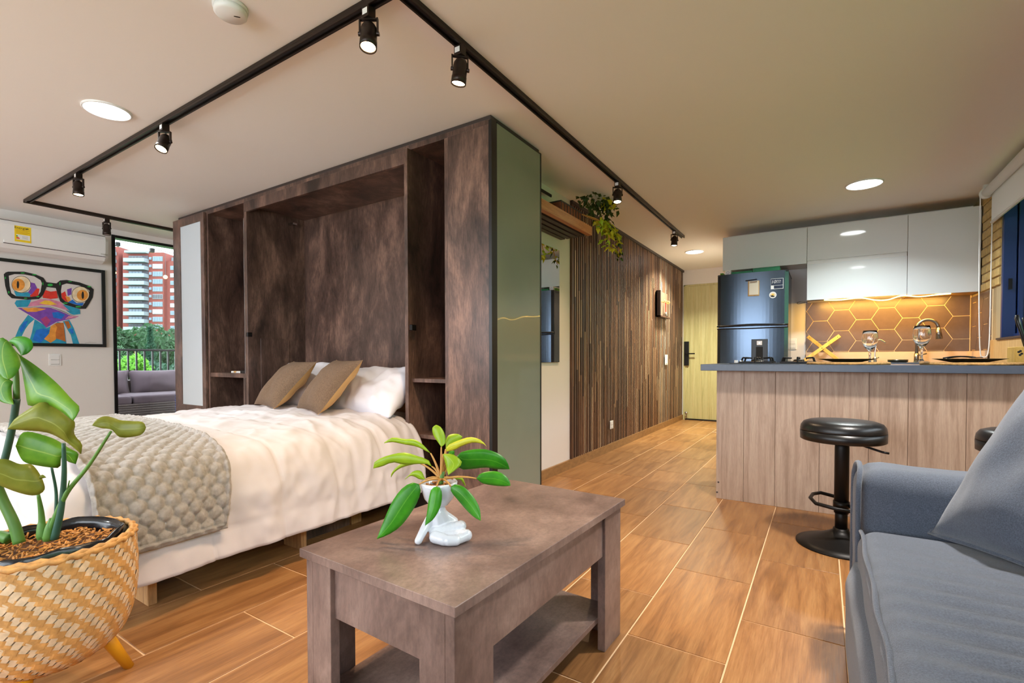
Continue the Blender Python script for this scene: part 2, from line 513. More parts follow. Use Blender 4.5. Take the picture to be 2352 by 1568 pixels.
def leaf(name, base, tip, left, right, mat, parent, fold=0.012, back=None, n=12, thick=0.0006):
    """leaf surface between two edge chains in space, folded along the midrib"""
    base, tip = Vector(base), Vector(tip)
    L = chain(spline([base] + list(left) + [tip], 5), n); R = chain(spline([base] + list(right) + [tip], 5), n)
    back = Vector(back) if back is not None else FWD
    me = bpy.data.meshes.new(name); vs = []; uv = []; fs = []
    K = (-1, -0.55, 0, 0.55, 1)
    for i in range(n):
        t = i / (n - 1); m = L[i].lerp(R[i], 0.5)
        for s in K:
            e = L[i] if s < 0 else R[i]
            p = m.lerp(e, abs(s)) + back * (fold * (abs(s) ** 1.5) * sin(pi * min(1, t * 0.95 + 0.03)))
            vs.append(p); uv.append((0.5 + 0.5 * s, t))
    for i in range(n - 1):
        for k in range(4):
            a = i * 5 + k; fs.append((a, a + 1, a + 6, a + 5))
    me.from_pydata(vs, [], fs)
    l = me.uv_layers.new(name='uv')
    for p in me.polygons:
        for li in p.loop_indices: l.data[li].uv = uv[me.loops[li].vertex_index]
    o = link(name, me, mat, parent, True)
    md = o.modifiers.new('thickness', 'SOLIDIFY'); md.thickness = thick
    return o

def text_obj(name, body, size, M, mat, parent, extrude=0.0003, shear=0.0, align='CENTER'):
    cu = bpy.data.curves.new(name, 'FONT'); cu.body = body; cu.size = size; cu.extrude = extrude; cu.align_x = align; cu.align_y = 'CENTER'; cu.shear = shear
    tmp = bpy.data.objects.new(name, cu); COL.objects.link(tmp)
    bpy.context.view_layer.update()
    me = bpy.data.meshes.new_from_object(tmp.evaluated_get(bpy.context.evaluated_depsgraph_get()))
    bpy.data.objects.remove(tmp, do_unlink=True)
    me.transform(M)
    return link(name, me, mat, parent)

# ================================================================== THE SETTING
XL, XR, Y0, YB, HC = -6.31, 1.133, -2.4, 7.87, 2.33
XH, YW, YK, XE = -1.86, 2.83, 5.96, -0.913      # hall wall, wall behind the bed cabinet, kitchen wall, entry wall

KS = 1.1                                        # kitchen back wall, window pier
YP1, YP0 = 5.105, 5.30                         # window end, tile end on the right wall
def kz(z): return 0.96 + (z - 0.96) * KS

def struct(name, bm, mat, parent=None):
    o = obj(name, bm, mat, parent)
    if parent is None: tag(o, kind='structure')
    return o

def hull_boxes(name, boxes, mat):
    bm = B()
    for b in boxes: box(bm, *b)
    return struct(name, bm, mat)

# floor slab and its wood-look tiles
floor = hull_boxes('floor', [(XL, XR, Y0, YB, -0.16, -0.0025)], 'grout')
tag(floor, 'wood look porcelain plank floor with pale grout lines')
TW, TL, GAP = 0.3205, 0.637, 0.0055
tile_me = {}
def tile_obj(x0, x1, y0, y1):
    x0, x1, y0, y1 = max(x0, XL), min(x1, XR), max(y0, Y0), min(y1, YB)
    if x1 - x0 < 0.02 or y1 - y0 < 0.02: return
    k = (round(x1 - x0, 3), round(y1 - y0, 3))
    if k not in tile_me:
        bm = box(B(), -(x1 - x0) / 2 + GAP / 2, (x1 - x0) / 2 - GAP / 2, -(y1 - y0) / 2 + GAP / 2, (y1 - y0) / 2 - GAP / 2, -0.01, 0.0, 0.0012)
        bmesh.ops.recalc_face_normals(bm, faces=bm.faces)
        me = bpy.data.meshes.new('floor_tile'); bm.to_mesh(me); bm.free(); me.materials.append(MATS['wood_look_tile'])
        tile_me[k] = me
    o = bpy.data.objects.new('floor_tile', tile_me[k]); COL.objects.link(o)
    o.location = ((x0 + x1) / 2, (y0 + y1) / 2, 0); o.parent = floor
for c in range(-21, 4):
    x0 = 0.075 + (c - 1) * TW; x1 = x0 + TW
    off = 1.945 if c % 2 == 0 else 1.63
    for r in range(-8, 11):
        y0 = off + r * TL; y1 = y0 + TL
        if y1 < -1.1 or y0 > YB or x1 < XL or x0 > XR: continue
        if y0 > YW and x1 < XH: continue
        if y0 > YK and x0 > XE: continue
        tile_obj(x0, x1, y0, y1)
tag(hull_boxes('floor_rear', [(XL, XR, Y0, -1.1, -0.004, -0.0002)], 'wood_look_tile'), 'plank floor behind the viewpoint')

hull_boxes('ceiling', [(XL - 0.15, XR + 0.3, Y0, YB + 0.15, HC, HC + 0.15)], 'ceiling_paint')
hull_boxes('wall_left', [(XL - 0.15, XL, Y0, 2.08, -0.16, HC), (XL - 0.15, XL, 2.08, YW, 2.27, HC), (XL - 0.15, XL, YW, 4.6, -0.16, HC)], 'wall_paint')
hull_boxes('wall_bedside', [(XL, XH, YW, YW + 0.1, -0.16, HC)], 'wall_paint')
wall_hall = hull_boxes('wall_hall', [(XH - 0.1, XH, YW, YB, -0.16, HC)], 'wall_paint')
wall_back = hull_boxes('wall_back', [(XH, XE, YB, YB + 0.1, 2.09, HC), (XH, XH + 0.03, YB, YB + 0.1, -0.16, 2.09), (XH + 0.93, XE, YB, YB + 0.1, -0.16, 2.09)], 'wall_paint')
hull_boxes('wall_entry', [(XE, XE + 0.1, YK + 0.1, YB + 0.1, -0.16, HC)], 'wall_paint')
wall_kitchen = hull_boxes('wall_kitchen', [(XE, XR, YK, YK + 0.1, -0.16, HC)], 'wall_paint')
wall_right = hull_boxes('wall_right', [(XR, XR + 0.28, Y0, YP1, -0.16, 1.10), (XR, XR + 0.28, YP1, YK + 0.1, -0.16, HC), (XR, XR + 0.28, Y0, YP1, 2.27, HC), (XR, XR + 0.28, Y0, -1.6, 1.10, 2.27)], 'mortar')
hull_boxes('wall_rear', [(XL, XR, Y0 - 0.15, Y0, -0.16, 0.75), (XL, XR, Y0 - 0.15, Y0, 2.2, HC), (XL, -5.3, Y0 - 0.15, Y0, 0.75, 2.2), (0.3, XR, Y0 - 0.15, Y0, 0.75, 2.2)], 'wall_paint')

# baseboards
hull_boxes('baseboard_hall', [(XH, -1.842, 2.86, YB, 0, 0.078)], 'dark_edge').data.materials[0] = plain('base_tile', S(150, 112, 70), 0.5, vary=0.2, vscale=5, stretch=(1, 3, 8))

# bricks on the window pier
bme = {}
rng = random.Random(4)
for row in range(14):
    z0 = 1.515 + row * 0.072
    off = 0.0 if row % 2 else 0.11
    for k in range(-1, 4):
        y0 = YP1 + k * 0.24 + off; y1 = y0 + 0.228
        y0, y1 = max(y0, YP1 + 0.004), min(y1, 5.61)
        if y1 - y0 < 0.03 or z0 + 0.06 > HC: continue
        o = obj('brick', box(B(), XR - 0.012 + rng.uniform(-0.003, 0.003), XR + 0.01, y0, y1, z0, z0 + 0.061, 0.004), 'brick_yellow', wall_right)
boxo('cladding', XR - 0.012, XR, 3.4, YP1, 0.0, 1.095, 'tan_panel', wall_right)
boxo('cladding', XR - 0.012, XR, YP1, YP0, 0.0, 1.10, 'tan_panel', wall_right)
# brick reveal outside the frame
for row in range(19):
    z0 = 1.1 + row * 0.063
    if z0 + 0.05 < 2.27: obj('brick', box(B(), XR + 0.17, XR + 0.28, YP1 - 0.012, YP1 + 0.005, z0, z0 + 0.054, 0.003), 'brick_yellow', wall_right)

# hexagonal tiles
def clip(pts, lo, hi):
    for ax, val, sgn in ((0, lo[0], 1), (0, hi[0], -1), (1, lo[1], 1), (1, hi[1], -1)):
        out = []
        for i, p in enumerate(pts):
            q = pts[i - 1]; ip, iq = sgn * (p[ax] - val) >= 0, sgn * (q[ax] - val) >= 0
            if ip != iq:
                t = (val - q[ax]) / (p[ax] - q[ax]); out.append((q[0] + t * (p[0] - q[0]), q[1] + t * (p[1] - q[1])))
            if ip: out.append(p)
        pts = out
        if len(pts) < 3: return None
    return pts
def area(p): return abs(sum(p[i - 1][0] * p[i][1] - p[i][0] * p[i - 1][1] for i in range(len(p)))) / 2
def hexes(u0, u1, z0, z1, cu, to3d, nrm, parent):
    for k in range(-12, 14):
        for j in range(-4, 5):
            cx = cu + 0.165 * KS * k; cz = kz(1.308 + 0.19 * j + (0.095 if k % 2 else 0))
            g = 0.0025
            pts = [(cx + dx * KS * (1 - g / 0.11), cz + dz * KS * (1 - g / 0.095)) for dx, dz in ((-0.11, 0), (-0.055, 0.095), (0.055, 0.095), (0.11, 0), (0.055, -0.095), (-0.055, -0.095))]
            pts = clip(pts, (u0, z0), (u1, z1))
            if not pts or area(pts) < 0.0004: continue
            obj('hex_tile', poly(B(), [to3d(*p) for p in pts], nrm), 'tile_brown', parent)
boxo('grout_bed', -0.15, XR, YK - 0.006, YK, 1.02, kz(1.5), 'tile_grout', wall_kitchen)
hexes(-0.148, XR - 0.012, 1.022, kz(1.498), 0.158, lambda u, z: (u, YK - 0.006, z), (0, -0.003, 0), wall_kitchen)
boxo('grout_bed', XR - 0.006, XR, YP0, YK - 0.006, 1.02, kz(1.455), 'tile_grout', wall_right)
hexes(YP0 + 0.002, YK - 0.012, 1.022, kz(1.453), 5.83, lambda u, z: (XR - 0.006, u, z), (-0.003, 0, 0), wall_right)
boxo('edge_strip', XR - 0.012, XR - 0.004, YK - 0.014, YK - 0.004, 1.02, kz(1.5), 'tile_grout', wall_kitchen)

# slatted cladding of the hall wall: each slat a part
rng = random.Random(11)
y = 3.885
boxo('end_slat', XH, -1.842, 3.85, 3.878, 0.08, 2.3, 'stave_wood', wall_hall)
boxo('slat_backing', XH, XH + 0.003, 3.87, YB, 0.08, 2.3, 'black_plastic', wall_hall)
def stave_mats():
    base = [(88, 60, 48), (128, 90, 68), (158, 114, 86), (182, 140, 108), (204, 170, 138), (144, 114, 96), (104, 78, 66), (174, 158, 144)]
    for i, c in enumerate(base):
        grained('stave_%d' % i, [(0.2, S(*[v * 0.62 for v in c])), (0.55, S(*c)), (0.85, S(*[min(255, v * 1.25) for v in c]))], 5, (30, 30, 1.4), 0.45, 0.35, per=0.0)
stave_mats()
plain('slat_side_shade', S(62, 44, 36), 0.7, vary=0.2, vscale=3)  # same wood as the fronts, shade painted in as darker brown
while y < YB - 0.03:
    bm = B(); cuts = [0.08]
    while cuts[-1] < 2.3: cuts.append(min(2.3, cuts[-1] + rng.uniform(0.25, 1.1)))
    ms = []
    for a, b in zip(cuts, cuts[1:]):
        n0 = len(bm.faces)
        box(bm, XH + 0.003, -1.848 - rng.uniform(0, 0.0015), y, y + 0.0235, a, b)
        bm.faces.ensure_lookup_table()
        g = rng.choice((0, 1, 1, 2, 2, 3, 4, 5, 6)) if y < 6.6 or y > 7.1 else rng.choice((7, 7, 4, 5, 2))
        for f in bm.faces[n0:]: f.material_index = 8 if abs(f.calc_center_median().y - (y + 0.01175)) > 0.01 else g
    obj('slat', bm, ['stave_%d' % i for i in range(8)] + ['slat_side_shade'], wall_hall)
    y += 0.0415
boxo('top_trim', XH, -1.834, 3.85, YB, 2.3, 2.33, 'dark_edge', wall_hall)

# entrance door
door = struct('door_1', box(B(), XH + 0.05, XH + 0.90, YB + 0.005, YB + 0.045, 0.02, 2.075), 'door_wood')
tag(door, 'pale wooden entrance door at the end of the hall')
df = B(); box(df, XH + 0.022, XH + 0.05, YB - 0.012, YB + 0.08, 0, 2.1, 0.002); box(df, XH + 0.90, XH + 0.93, YB - 0.012, YB + 0.08, 0, 2.1, 0.002); box(df, XH + 0.022, XH + 0.93, YB - 0.012, YB + 0.08, 2.075, 2.1, 0.002)
obj('door_frame', df, 'door_wood', door)
boxo('under_door_gap', XH + 0.05, XH + 0.90, YB - 0.006, YB + 0.02, 0.0, 0.022, 'black_plastic', door)  # black strip standing for the shaded gap under the door
for k in range(1, 7):
    boxo('board_joint', XH + 0.05 + k * 0.116, XH + 0.0515 + k * 0.116, YB + 0.0035, YB + 0.006, 0.02, 2.075, 'oak_edge', door)
lk = boxo('smart_lock', on(1572, 800, 'y', YB).x, on(1583, 800, 'y', YB).x, YB - 0.03, YB + 0.006, on(1577, 839, 'y', YB).z, on(1577, 784, 'y', YB).z, 'black_plastic', door, 0.006, 2)
lz = on(1590, 812, 'y', YB).z
hb = B(); cyl(hb, (on(1578, 812, 'y', YB).x, YB - 0.02, lz), (on(1578, 812, 'y', YB).x, YB - 0.065, lz), 0.012); box(hb, on(1576, 812, 'y', YB).x, on(1598, 812, 'y', YB).x, YB - 0.07, YB - 0.055, lz - 0.009, lz + 0.009, 0.003)
obj('door_lever', hb, 'black_metal', lk)
ds = B(); p = on(1576, 948, 'y', YB - 0.05)
bmesh.ops.create_uvsphere(ds, u_segments=16, v_segments=10, radius=0.024, matrix=Matrix.Translation((p.x, YB - 0.05, p.z)))
cyl(ds, (p.x, YB - 0.05, p.z), (p.x - 0.01, YB - 0.05, 0.02), 0.006); cyl(ds, (p.x, YB - 0.05, p.z), (p.x, YB + 0.006, p.z), 0.008)
obj('door_stop', ds, 'chrome', door, True)

# balcony door: frame and sliding pane
dj = B(); box(dj, XL - 0.12, XL + 0.012, 2.062, 2.092, 0, 2.27, 0.002); box(dj, XL - 0.12, XL, 2.062, YW, 2.245, 2.275, 0.002); box(dj, XL - 0.12, XL, 2.08, YW, 0, 0.03, 0.002); box(dj, XL - 0.12, XL, 2.8, YW, 0, 2.27)
w1 = struct('window_1', dj, 'black_metal'); tag(w1, 'dark framed sliding glass door to the balcony')
boxo('pane', XL - 0.075, XL - 0.069, 2.09, 2.8, 0.03, 2.25, 'window_pane', w1)
# kitchen-side window band in the right wall
fb = B()
box(fb, XR + 0.0, XR + 0.075, YP1 - 0.04, YP1, 1.11, 2.27, 0.004); box(fb, XR + 0.082, XR + 0.17, YP1 - 0.045, YP1, 1.11, 2.27, 0.004)
box(fb, XR + 0.06, XR + 0.165, -1.6, YP1 - 0.02, 1.11, 1.14, 0.004); box(fb, XR + 0.06, XR + 0.165, -1.6, YP1 - 0.02, 2.235, 2.27, 0.004)
for yy in (3.1, 1.6, 0.1, -1.57): box(fb, XR + 0.08, XR + 0.145, yy - 0.03, yy + 0.03, 1.14, 2.235, 0.004)
w2 = struct('window_2', fb, 'blue_frame'); tag(w2, 'blue metal framed window beside the kitchen')
boxo('latch', XR + 0.03, XR + 0.05, YP1 - 0.05, YP1 - 0.04, 1.47, 1.55, 'black_metal', w2)
boxo('sill', XR - 0.02, XR + 0.17, -1.6, YP1 + 0.02, 1.096, 1.11, 'dark_edge', w2)
for a, b in ((3.13, YP1 - 0.045), (1.63, 3.07), (0.13, 1.57), (-1.54, 0.07)): boxo('pane', XR + 0.11, XR + 0.116, a, b, 1.14, 2.235, 'window_pane', w2)
# rear window behind the viewpoint
fb = B(); box(fb, -5.3, 0.3, Y0 - 0.1, Y0 - 0.05, 0.75, 0.8); box(fb, -5.3, 0.3, Y0 - 0.1, Y0 - 0.05, 2.15, 2.2)
for xx in (-5.275, -3.9, -2.5, -1.1, 0.275): box(fb, xx - 0.025, xx + 0.025, Y0 - 0.1, Y0 - 0.05, 0.75, 2.2)
w3 = struct('window_3', fb, 'blue_frame'); tag(w3, 'wide window behind the viewpoint')

# ------------------------------------------------------------------ outside
hull_boxes('balcony_floor', [(-8.35, XL - 0.15, 0.5, 6.0, -0.2, -0.02)], 'balcony_floor')
g = B(); grid(g, lambda u, v: Vector((-9 - 300 * u, -160 + 420 * v, -9.0 - 8 * u)), 8, 8); tag(struct('ground_valley', g, 'hill_grass'), 'green ground far below the balcony')
def hillp(u, v):
    x = 3.2 + 26 * u; yv = -6 + 60 * v
    return Vector((x, yv, -2.5 + 17 * u ** 0.8 + 1.2 * noise.noise(Vector((x * 0.4, yv * 0.4, 0)))))
g = B(); grid(g, hillp, 30, 60); tag(struct('ground_hill', g, 'hill_grass'), 'green hillside outside the kitchen window')

rl = thing('balcony_railing', 'black metal balcony railing with thin upright bars', 'railing', (-8.15, 3.0, -0.02))
boxo('top_rail', -8.18, -8.12, 1.2, 5.2, 1.075, 1.105, 'black_metal', rl, 0.004)
boxo('bottom_rail', -8.17, -8.13, 1.2, 5.2, 0.08, 0.1, 'black_metal', rl)
yy = 1.25
while yy < 5.2:
    boxo('baluster', -8.16, -8.14, yy, yy + 0.02, 0.0, 1.075, 'black_metal', rl); yy += 0.098
boxo('post', -8.18, -8.12, 1.2, 1.25, -0.02, 1.08, 'black_metal', rl); boxo('post', -8.18, -8.12, 5.15, 5.2, -0.02, 1.08, 'black_metal', rl)

os_ = thing('outdoor_sofa', 'dark wicker balcony sofa with mauve cushions', 'sofa', (-7.5, 3.0, -0.02))
bm = B(); box(bm, -7.95, -7.15, 1.9, 4.3, -0.02, 0.40, 0.01); o = obj('wicker_base', bm, 'wicker_dark', os_)
k = 0
for z in [0.0 + 0.028 * i for i in range(15)]:
    k += 1; boxo('wicker_strand', -7.15, -7.138, 1.9, 4.3, z, z + 0.018, 'wicker_dark', o, 0.003)
boxo('wicker_back', -8.05, -7.9, 1.9, 4.3, -0.02, 0.68, 'wicker_dark', os_, 0.01)
for a, b in ((1.92, 2.52), (2.53, 3.28), (3.29, 4.2)):
    bm = B(); soft_box(bm, (-7.5, (a + b) / 2, 0.455), (0.72, b - a, 0.12), 0.035, 8); obj('seat_cushion', bm, 'outdoor_cushion', os_, True)
for a, b in ((1.92, 2.72), (2.70, 3.36), (3.36, 4.2)):
    bm = B(); pillow_mesh(bm, basis((0, 1, 0), (-0.22, 0, 1), (-7.78, (a + b) / 2, 0.64)), b - a, 0.36, 0.2, a, 14); obj('back_cushion', bm, 'outdoor_cushion', os_, True)
cr = thing('blue_crate', 'small blue slatted crate beside the balcony sofa', 'crate', (-6.85, 2.93, -0.02))
for i in range(9):
    boxo('slat', -6.9, -6.78, 2.88, 3.0, 0.25 + 0.03 * i, 0.27 + 0.03 * i, 'blue_frame', cr)
boxo('core', -6.89, -6.79, 2.89, 2.99, -0.02, 0.51, 'blue_frame', cr)

st = thing('string_lights', 'outdoor string light with small dark lamps and two amber bulbs', 'string light', at(330, 565, 8.2))
bm = B(); tube(bm, spline([(XL - 0.15, 1.5, 2.3), at(230, 541, 8.2), at(270, 553, 8.2), at(349, 571, 8.2), at(420, 585, 8.3), at(450, 588, 8.3)], 5), 0.006, 6); obj('cable', bm, 'black_plastic', st)
_p = at(450, 588, 8.3); bm = B(); cyl(bm, (_p.x, _p.y, -0.02), (_p.x, _p.y, _p.z + 0.05), 0.015, n=10); obj('pole', bm, 'black_metal', st)
for px, py in ((270, 560), (349, 574)):
    p = at(px, py, 8.2); bm = B(); box(bm, p.x - 0.035, p.x + 0.035, p.y - 0.035, p.y + 0.035, p.z - 0.04, p.z + 0.03, 0.01); obj('lamp_head', bm, 'black_metal', st)
for px, py, py0 in ((262, 626, 551), (380, 636, 578)):
    p, q = at(px, py, 8.2), at(px, py0, 8.2); bm = B(); cyl(bm, q, p + Vector((0, 0, 0.03)), 0.003, n=6); obj('drop_wire', bm, 'black_plastic', st)
    bm = B(); bmesh.ops.create_uvsphere(bm, u_segments=12, v_segments=8, radius=0.03, matrix=Matrix.Translation(p)); obj('bulb', bm, 'bulb_string', st, True)

# brick apartment tower far across the valley
DB = 200.0
tw = thing('apartment_tower', 'red brick apartment tower with white balconies beyond the trees', 'building', at(320, 900, DB))
def abox(name, x0, x1, y0, y1, w0, w1, mat, parent):
    """facade block: pixel extents at the tower's distance, w = metres towards the viewer"""
    k = DB / F_PX; c = at((x0 + x1) / 2, (y0 + y1) / 2, DB) - FWD * ((w0 + w1) / 2)
    return obj(name, obox(B(), c, RIGHT, FWD, -DOWN, (x1 - x0) * k, abs(w1 - w0), (y1 - y0) * k), mat, parent)
abox('wall', 225, 272, 566, 900, -12, 0, 'apt_brick', tw)
abox('wall', 270, 288, 578, 900, -12, -3, 'apt_brick_dark', tw)
abox('wall', 284, 378, 580, 900, -12, 0.5, 'apt_brick', tw)
abox('wall', 376, 430, 598, 900, -12, -1, 'apt_brick', tw)
abox('roof_tank', 378, 398, 586, 598, -10, -4, 'apt_concrete', tw)
abox('parapet_cap', 296, 344, 578, 583, -2, 2.5, 'apt_concrete', tw)
def awin(x0, x1, y0, y1, w, mat='apt_glass', n=3):
    f = abox('window', x0, x1, y0, y1, w, w + 0.25, 'apt_concrete', tw)
    s = (x1 - x0) / n
    for i in range(n): abox('pane', x0 + i * s + 0.5, x0 + (i + 1) * s - 0.5, y0 + 1, y1 - 1.2, w + 0.2, w + 0.32, mat, f)
for r in range(10):
    y = 588 + r * 17.3
    abox('balcony', 297, 344, y + 8, y + 16.5, 0.5, 3.2, 'apt_concrete', tw)
    abox('loggia', 298, 343, y, y + 8, 0.4, 0.7, 'apt_dark', tw)
    awin(300, 330, y + 1, y + 8, 0.6, 'apt_glass' if r % 3 else 'apt_dark', 4)
    awin(345, 351, y + 3, y + 9, 0.5, 'apt_glass', 1)
    awin(353.5, 376, y + 1.5, y + 12.5, 0.5, ('apt_glass', 'white_plastic', 'apt_dark')[r % 3] if r % 2 else 'apt_glass', 4)
    if r: awin(388, 412, y + 4, y + 13.5, -1, 'apt_glass' if r % 2 else 'white_plastic', 3)
    abox('balcony', 232, 268, y - 9, y - 1, 0, 2.2, 'apt_concrete', tw)
    awin(236, 266, y - 16, y - 9, 0, 'apt_dark' if r % 2 else 'apt_glass', 3)
    abox('vent', 275, 279, y + 2, y + 5, -3, -2.8, 'apt_concrete', tw)

def foliage(name, c, rad, n, size, mat, parent, seed, cone=False):
    rg = random.Random(seed); vs = []; fs = []; c = Vector(c)
    lumps = [(Vector((rg.gauss(0, 0.5), rg.gauss(0, 0.5), rg.gauss(0, 0.45))), rg.uniform(0.3, 0.55)) for _ in range(14)]
    for i in range(n):
        if cone:
            h = rg.random() ** 1.3; a = rg.uniform(0, 2 * pi); rr = (1 - h) * (0.6 + 0.4 * sin(h * 40)) * rg.uniform(0.5, 1); q = Vector((rr * cos(a), rr * sin(a), 2 * h - 1))
        else:
            l, r0 = rg.choice(lumps); d = Vector((rg.gauss(0, 1), rg.gauss(0, 1), rg.gauss(0, 1))).normalized(); q = l + d * r0 * rg.uniform(0.75, 1.05)
        p = c + Vector((q.x * rad[0], q.y * rad[1], q.z * rad[2]))
        a = Vector((rg.gauss(0, 1), rg.gauss(0, 1), rg.gauss(0, 0.6))).normalized(); b = a.orthogonal().normalized(); b = Matrix.Rotation(rg.uniform(0, 6.28), 3, a) @ b
        s = size * rg.uniform(0.6, 1.3); t = a.cross(b); k = len(vs)
        vs += [p - b * s, p + t * s * 0.45, p + b * s, p - t * s * 0.45]; fs.append((k, k + 1, k + 2, k + 3))
    me = bpy.data.meshes.new(name); me.from_pydata(vs, [], fs)
    return link(name, me, mat, parent)

def tree(name, label, px, py, rpx, rpy, depth, mat, seed, n=2600, cone=False, leafs=None):
    c = at(px, py, depth); k = depth / F_PX
    t = thing(name, label, 'tree', (c.x, c.y, -12), 'trees below the balcony')
    rad = (rpx * k, rpx * k, rpy * k)
    foliage('crown', c, rad, n, (leafs or 0.32) * depth / 60, mat, t, seed, cone)
    bm = B(); tube(bm, [(c.x, c.y, -12), (c.x + 0.2, c.y, (c.z - 12) / 2), (c.x, c.y, c.z + rad[2] * 0.4)], 0.3, 8, radii=[0.45, 0.32, 0.08]); obj('trunk', bm, 'bark_tree', t)
tree('broadleaf_tree', 'broad green tree crown in front of the tower centre', 305, 790, 62, 46, 68, 'tree_a', 1, 4200)
tree('broadleaf_tree', 'green tree crown at the right edge of the balcony view', 388, 792, 46, 48, 56, 'tree_a', 2, 3400)
tree('broadleaf_tree', 'green tree crown at the left edge of the balcony view', 246, 796, 42, 46, 54, 'tree_a', 3, 3400)
tree('broadleaf_tree', 'low dark green tree behind the railing', 320, 862, 110, 40, 40, 'tree_b', 4, 4600)
tree('conifer_tree', 'dark pointed conifer behind the balcony railing', 346, 815, 22, 62, 50, 'tree_b', 5, 3000, True)
tree('broadleaf_tree', 'bright lime green shrub seen between the railing bars', 312, 838, 20, 26, 30, 'tree_c', 6, 900)
tree('broadleaf_tree', 'lime green bush low behind the railing by the door frame', 266, 842, 18, 22, 26, 'tree_c', 7, 900)
pl = thing('palm_tree', 'grey green palm with drooping fronds beside the door frame', 'palm', (at(258, 800, 22).x, at(258, 800, 22).y, -12), 'trees below the balcony')
pc = at(256, 800, 22)
bm = B(); tube(bm, [(pc.x, pc.y, -12), (pc.x, pc.y, pc.z)], 0.12, 8); obj('trunk', bm, 'bark_tree', pl)
for k in range(9):
    a = k * 0.72; e = pc + Vector((cos(a) * 0.8, sin(a) * 0.8, -0.75)); m_ = pc + Vector((cos(a) * 0.5, sin(a) * 0.5, 0.45)); pts = bez(pc, m_, e, 14); vs = []; fs = []
    for i in range(1, 15):
        d = (pts[i] - pts[i - 1]).normalized(); s = d.cross(Vector((0, 0, 1))).normalized(); w = 0.28 * sin(pi * i / 15) + 0.02
        for sg in (-1, 1):
            q = len(vs); vs += [pts[i], pts[i] + d * 0.03, pts[i] + s * sg * w + d * 0.1 + Vector((0, 0, -0.1))]; fs.append((q, q + 1, q + 2))
    me = bpy.data.meshes.new('frond'); me.from_pydata(vs, [], fs); link('frond', me, 'tree_a', pl)
hb = thing('hill_shrubs', 'leafy green shrubs on the slope outside the kitchen window', 'shrub', (7, 18, 2))
foliage('foliage', (6.6, 22, 4.5), (2.5, 7, 4.6), 2600, 0.28, 'tree_a', hb, 21)

# ================================================================== FOLD-DOWN BED CABINET
YF, YBK, ZT = 2.25, 2.815, 2.305
cab = thing('bed_cabinet', 'tall dark concrete-look wall bed cabinet with open niches and frosted glass door', 'cabinet', (-3.4, 2.5, 0))
LAM = 'dark_laminate'
hz = on(937, 375, 'y', YF).z
boxo('ceiling_filler', -5.29, -1.585, YF + 0.012, YBK, ZT, HC - 0.001, 'dark_edge', cab)
boxo('top_panel', -5.31, -1.59, YF + 0.004, YBK, 2.272, ZT, LAM, cab, 0.001)
boxo('base_plinth', -5.3, -1.6, YF + 0.03, YBK, 0.0, 0.08, 'dark_edge', cab)
boxo('left_side_panel', -5.32, -5.3, YF + 0.02, YBK, 0, ZT - 0.02, LAM, cab)
boxo('back_panel', -5.3, -1.6, YBK - 0.03, YBK, 0.08, 2.272, LAM, cab)
# frosted door at the left
fd = B()
box(fd, -5.325, -5.19, YF - 0.022, YF, 0.09, ZT - 0.012, 0.001); box(fd, -4.795, -4.735, YF - 0.022, YF, 0.09, ZT - 0.012, 0.001)
box(fd, -5.19, -4.795, YF - 0.022, YF, 2.22, ZT - 0.012, 0.001); box(fd, -5.19, -4.795, YF - 0.022, YF, 0.09, 0.53, 0.001)
dr = obj('frosted_door', fd, LAM, cab)
boxo('frosted_pane', -5.195, -4.79, YF - 0.014, YF - 0.008, 0.525, 2.225, 'frosted_door', dr)
bm = B(); box(bm, -5.3, -5.294, YF + 0.01, YBK - 0.03, 0.52, 2.27); box(bm, -4.738, -4.732, YF + 0.01, YBK - 0.03, 0.52, 2.27); box(bm, -5.294, -4.738, YF + 0.28, YF + 0.286, 1.08, 2.27); obj('white_lining', bm, 'white_plastic', cab)
boxo('door_shelf', -5.3, -4.74, YF + 0.03, YBK - 0.03, 1.06, 1.08, LAM, cab)
boxo('door_shelf', -5.3, -4.74, YF + 0.03, YBK - 0.03, 0.5, 0.52, LAM, cab)
# uprights
boxo('upright', -4.73, -4.70, YF, YBK - 0.03, 0.08, 2.272, LAM, cab, 0.001)
boxo('upright', -4.10, -4.062, YF - 0.004, YBK - 0.03, 0.08, 2.272, LAM, cab, 0.001)
boxo('edge_profile', -4.106, -4.1, YF - 0.006, YF + 0.002, 0.84, 2.14, 'chrome', cab)
boxo('upright', -2.218, -2.19, YF - 0.03, YBK - 0.03, 0.08, 2.272, LAM, cab, 0.001)
boxo('upright', -1.915, -1.885, YF, YBK - 0.03, 0.08, 2.272, LAM, cab, 0.001)
boxo('header', -4.10, -2.218, YF - 0.006, YF + 0.016, hz, 2.275, LAM, cab, 0.001)
boxo('bay_soffit', -4.062, -2.218, YF + 0.016, YBK - 0.03, hz + 0.05, hz + 0.065, LAM, cab)
# niche shelves
boxo('niche_shelf', -4.70, -4.1, YF + 0.004, YBK - 0.03, 0.80, 0.838, LAM, cab, 0.001)
boxo('niche_post', -4.155, -4.125, YF + 0.004, YBK - 0.03, 0.08, 0.80, LAM, cab, 0.001)
boxo('niche_shelf', -2.19, -1.915, YF + 0.004, YBK - 0.03, 0.812, 0.836, LAM, cab, 0.001)
boxo('niche_shelf', -2.19, -1.915, YF + 0.004, YBK - 0.03, 0.462, 0.486, LAM, cab, 0.001)
